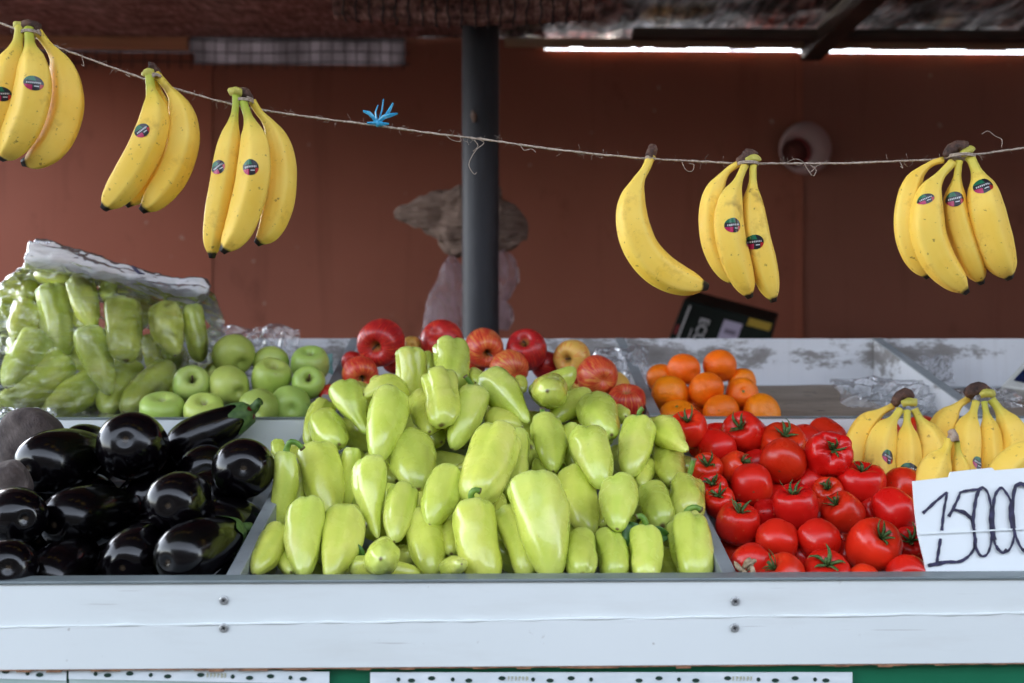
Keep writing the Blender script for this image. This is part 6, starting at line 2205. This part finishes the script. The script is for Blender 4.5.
# ------------------------------------------------------------------ bag of peppers
BAGP = [
 (1, 52, 285, 60, 359, 33, B, 2.3, 'glossy bagged pepper standing upright near the bag\'s left', {}),
 (2, 78, 278, 93, 328, 29, Cn, 2.0, 'bagged pepper under the middle of the rolled top', {}),
 (3, 122, 299, 126, 362, 37, B, 1.9, 'wide bagged pepper with dark blemish lines in the middle', {}),
 (4, 86, 328, 110, 395, 34, Cn, 2.1, 'pointed bagged pepper in the centre of the bag', {}),
 (5, 164, 304, 174, 357, 35, Cn, 1.7, 'scarred bagged pepper at the right of the bag', {}),
 (6, 192, 305, 200, 362, 23, SL, 2.5, 'faint bagged pepper at the far right behind hazy plastic', {}),
 (7, 150, 335, 155, 378, 20, Cn, 2.2, 'small bagged pepper tip below the scarred one', {}),
 (8, 66, 360, 8, 408, 37, B, 2.1, 'large bagged pepper slanting down left at the bottom', {}),
 (9, 95, 380, 48, 416, 34, B, 1.9, 'bagged pepper lying slanted at the bottom centre', {}),
 (10, 40, 336, 6, 388, 37, Cn, 1.9, 'bagged pepper at the left edge of the bag', {}),
 (11, 128, 362, 104, 416, 38, Cn, 1.9, 'shaded bagged pepper at the bottom right of centre', {}),
 (12, 170, 366, 124, 412, 32, SL, 2.3, 'dim bagged pepper slanting beside the green apples', {}),
 (13, 30, 304, 16, 344, 33, Cn, 1.8, 'bagged pepper at the upper left under shiny folds', {}),
 (14, 38, 272, 74, 280, 24, RD, 1.9, 'bagged pepper lying flat at the top left under the roll', {}),
 (15, 108, 280, 110, 304, 19, RD, 1.7, 'small bagged pepper peeking out below the roll', {}),
 (16, 30, 278, 26, 306, 26, RD, 1.7, 'bagged pepper in the upper left corner', {}),
 (17, 82, 400, 98, 414, 22, RD, 1.7, 'bagged pepper corner at the bottom between two slanted ones', {}),
 (18, 4, 390, 8, 412, 24, RD, 1.7, 'bagged pepper corner at the lower left edge', {}),
]
bagY = lambda px, py: 1.605
its = pep_items(BAGP, bagY)
for it in its:
    if it.id in (6, 7, 11, 12, 14, 15, 16, 17, 18): it.Y += .035
ru = random.Random(31); uid = 900
for py in range(320, 410, 36):
    for px in range(30, 190, 48):
        l = 26; a = ru.uniform(0, 6.28)
        its.append(long_item(uid, px - l * math.cos(a), py - l * .7 * math.sin(a), px + l * math.cos(a), py + l * .7 * math.sin(a), 32, 1.68, 2.0, 1,
                             label='bagged pepper deep in the bag behind the others', shape=Cn, under=1)); uid += 1
for it in its: it.sph = spheres(it, 'pepper')
relax(its, [(1, 2), (4, 2), (4, 3), (1, 13), (8, 10), (9, 8), (4, 9), (9, 17), (3, 15), (10, 13), (5, 7), (3, 11), (9, 11), (4, 11), (11, 12), (10, 18), (8, 18)], .88, 240, np.array([1.585] * len(its)), .02, np.array([1.74] * len(its)))
for it in its:
    build_pepper(it, group='peppers deep in the plastic bag' if it.kw.get('under') else 'peppers in the clear plastic bag')
if True:
    Ym = 1.665
    bagE = empty('pepper_bag', at(105, 412, Ym), 'clear plastic bag full of green peppers with rolled white top', 'plastic bag')
    lv = [0, .06, .25, .5, .75, .93, 1.0]
    Lx = [4, -12, -18, -6, 8, 24, 36]; Ly = [421, 414, 388, 345, 300, 270, 258]
    Rx = [192, 206, 217, 220, 219, 215, 208]; Ry = [419, 411, 384, 350, 322, 304, 292]
    Dp = [.10, .145, .155, .15, .125, .07, .015]
    n, k2 = 240, 130
    vs = []
    for j in range(k2):
        v = j / (k2 - 1)
        a = at(cr(lv, Lx, v), cr(lv, Ly, v), Ym); b = at(cr(lv, Rx, v), cr(lv, Ry, v), Ym)
        d = cr(lv, Dp, v)
        c = (a + b) / 2; hx = (b - a) / 2
        for k in range(n):
            th = 2 * PI * k / n
            cx, sy = math.cos(th), math.sin(th)
            cx = math.copysign(abs(cx) ** .72, cx); sy = math.copysign(abs(sy) ** .72, sy)
            p = c + hx * cx + Vector((0, d * sy, 0))
            q = Vector((p.x * 9 - p.z * 4, p.y * 9, p.z * 20))
            wr = .010 * noise.noise(q) + .006 * abs(noise.noise(q * 2.3)) + .004 * noise.noise(q * 5)
            a1 = noise.noise(Vector((p.x * 7 + p.z * 3, p.y * 7, p.z * 34 + p.x * 13)) + Vector((3, 1, 7)))
            a2 = noise.noise(Vector((p.x * 11 - p.z * 5, p.y * 11, p.z * 62 + p.x * 30)) + Vector((9, 4, 2)))
            wr += .0065 * (max(0, 1 - abs(a1) * 5)) ** 2 + .0035 * (max(0, 1 - abs(a2) * 4)) ** 2
            if v > .75: wr += .010 * (v - .75) * 4 * math.sin(cx * 26 + 3 * noise.noise(Vector((cx * 3, 0, 0))))* (.5)
            p += Vector((cx * .3, sy, .15)) * wr
            if v < .1: p.z = max(p.z, UF(p.y) + .002)
            vs.append(p)
    m = MB(); m.add(vs, ring_mesh([0] * k2, n)[:-1])
    m.build('bag_film', MAT['bag_film'], bagE, True)
    N, sg = 200, 60
    vs = []
    for i in range(N):
        t = i / (N - 1)
        px = 29 + 180 * t; py = cr([0, .12, .5, .85, 1], [252, 257, 275, 290, 291], t)
        c = at(px, py, Ym - .01)
        r = cr([0, .02, .1, .25, .6, .85, .95, 1], [7, 14, 14, 12, 10, 12.5, 13, 5], t) * S(Ym)
        for k in range(sg):
            th = 2 * PI * k / sg
            rr_ = r * (1 + .12 * math.sin(th * 5 + t * 5) + .30 * noise.noise(Vector((math.cos(th) * 1.7, math.sin(th) * 1.7, t * 7))) + .14 * noise.noise(Vector((math.cos(th) * 5, math.sin(th) * 5, t * 22))) + .03 * max(0, 1 - 2 * abs(noise.noise(Vector((math.cos(th) * 2.5, math.sin(th) * 2.5 + t * 4, t * 9 + 5))))) ** 2)
            vs.append(c + UP * rr_ * math.cos(th) + Vector((0, 1, 0)) * rr_ * math.sin(th) * .8 + RGT * rr_ * .25 * math.cos(th))
    m = MB(); m.add(vs, ring_mesh([0] * N, sg))
    m.build('rolled_top', MAT['bag_roll'], bagE, True)
    m = MB()
    m.tube([at(132, 266, Ym - .03), at(136, 270, Ym - .032), at(139, 273, Ym - .034), at(145, 274, Ym - .033)], [.0018, .003, .0024, .001], 6)
    m.build('print_mark', MAT['marker_ink'], bagE, True)

# ------------------------------------------------------------------ across the street: unseen block added to shut out low sky and darken reflections
bl = empty('added_building', (3, -8, 0), 'long dark unseen block added across the street to cut low sky light', 'added_building')
m = MB(); m.box(-9, 26, -14, -8, 0, 5.6)
m.build('wall', MAT['plaster'], bl)
for i in range(12):
    x = -7.5 + i * 2.8
    for z0 in (.9, 3.2):
        m = MB(); m.box(x - .55, x + .55, -8.02, -7.99, z0, z0 + 1.4)
        m.build('window', MAT['pane'], bl)

# ------------------------------------------------------------------ ground and light
m = MB()
m.add([(-120, -120, 0), (120, -120, 0), (120, 120, 0), (-120, 120, 0)], [(0, 1, 2, 3)])
g = m.build('ground', MAT['asphalt'])
tag(g, kind='structure')

SUN_EL, SUN_AZ = 34.0, 20.0                 # high, behind the stall and a little to the left
sd = bpy.data.lights.new('sun', 'SUN')
sd.energy = 1.3
sd.angle = R(10)
sd.color = (1.0, .95, .88)
sun = bpy.data.objects.new('sun', sd); COL.objects.link(sun)
dirv = Vector((-math.sin(R(SUN_AZ)) * math.cos(R(SUN_EL)), math.cos(R(SUN_AZ)) * math.cos(R(SUN_EL)), math.sin(R(SUN_EL))))
sun.rotation_euler = (-dirv).to_track_quat('-Z', 'Y').to_euler()
sun.location = (0, 0, 6)
w = bpy.data.worlds.new('World'); SC.world = w
w.use_nodes = True
nt = w.node_tree
bg = nt.nodes['Background']
sky = nt.nodes.new('ShaderNodeTexSky')
sky.sky_type = 'NISHITA'
sky.sun_disc = False
sky.sun_elevation = R(SUN_EL)
sky.sun_rotation = math.atan2(dirv.x, dirv.y)
sky.air_density = 0.8; sky.dust_density = 1.0; sky.ozone_density = 0.6
hs = nt.nodes.new('ShaderNodeHueSaturation')      # thin high cloud: the blue is muted
hs.inputs['Saturation'].default_value = .42
nt.links.new(sky.outputs[0], hs.inputs['Color'])
nt.links.new(hs.outputs[0], bg.inputs[0])
bg.inputs[1].default_value = .15

SC.view_settings.view_transform = 'Standard'
SC.view_settings.look = 'None'
SC.view_settings.exposure = 3.36
SC.view_settings.gamma = 1.0
SC.render.engine = 'CYCLES'
cy = SC.cycles
cy.use_denoising = True
try: cy.denoiser = 'OPENIMAGEDENOISE'
except Exception: pass
cy.max_bounces = 10; cy.diffuse_bounces = 5; cy.glossy_bounces = 4; cy.transparent_max_bounces = 16
cy.sample_clamp_indirect = 6
cy.caustics_reflective = False; cy.caustics_refractive = False
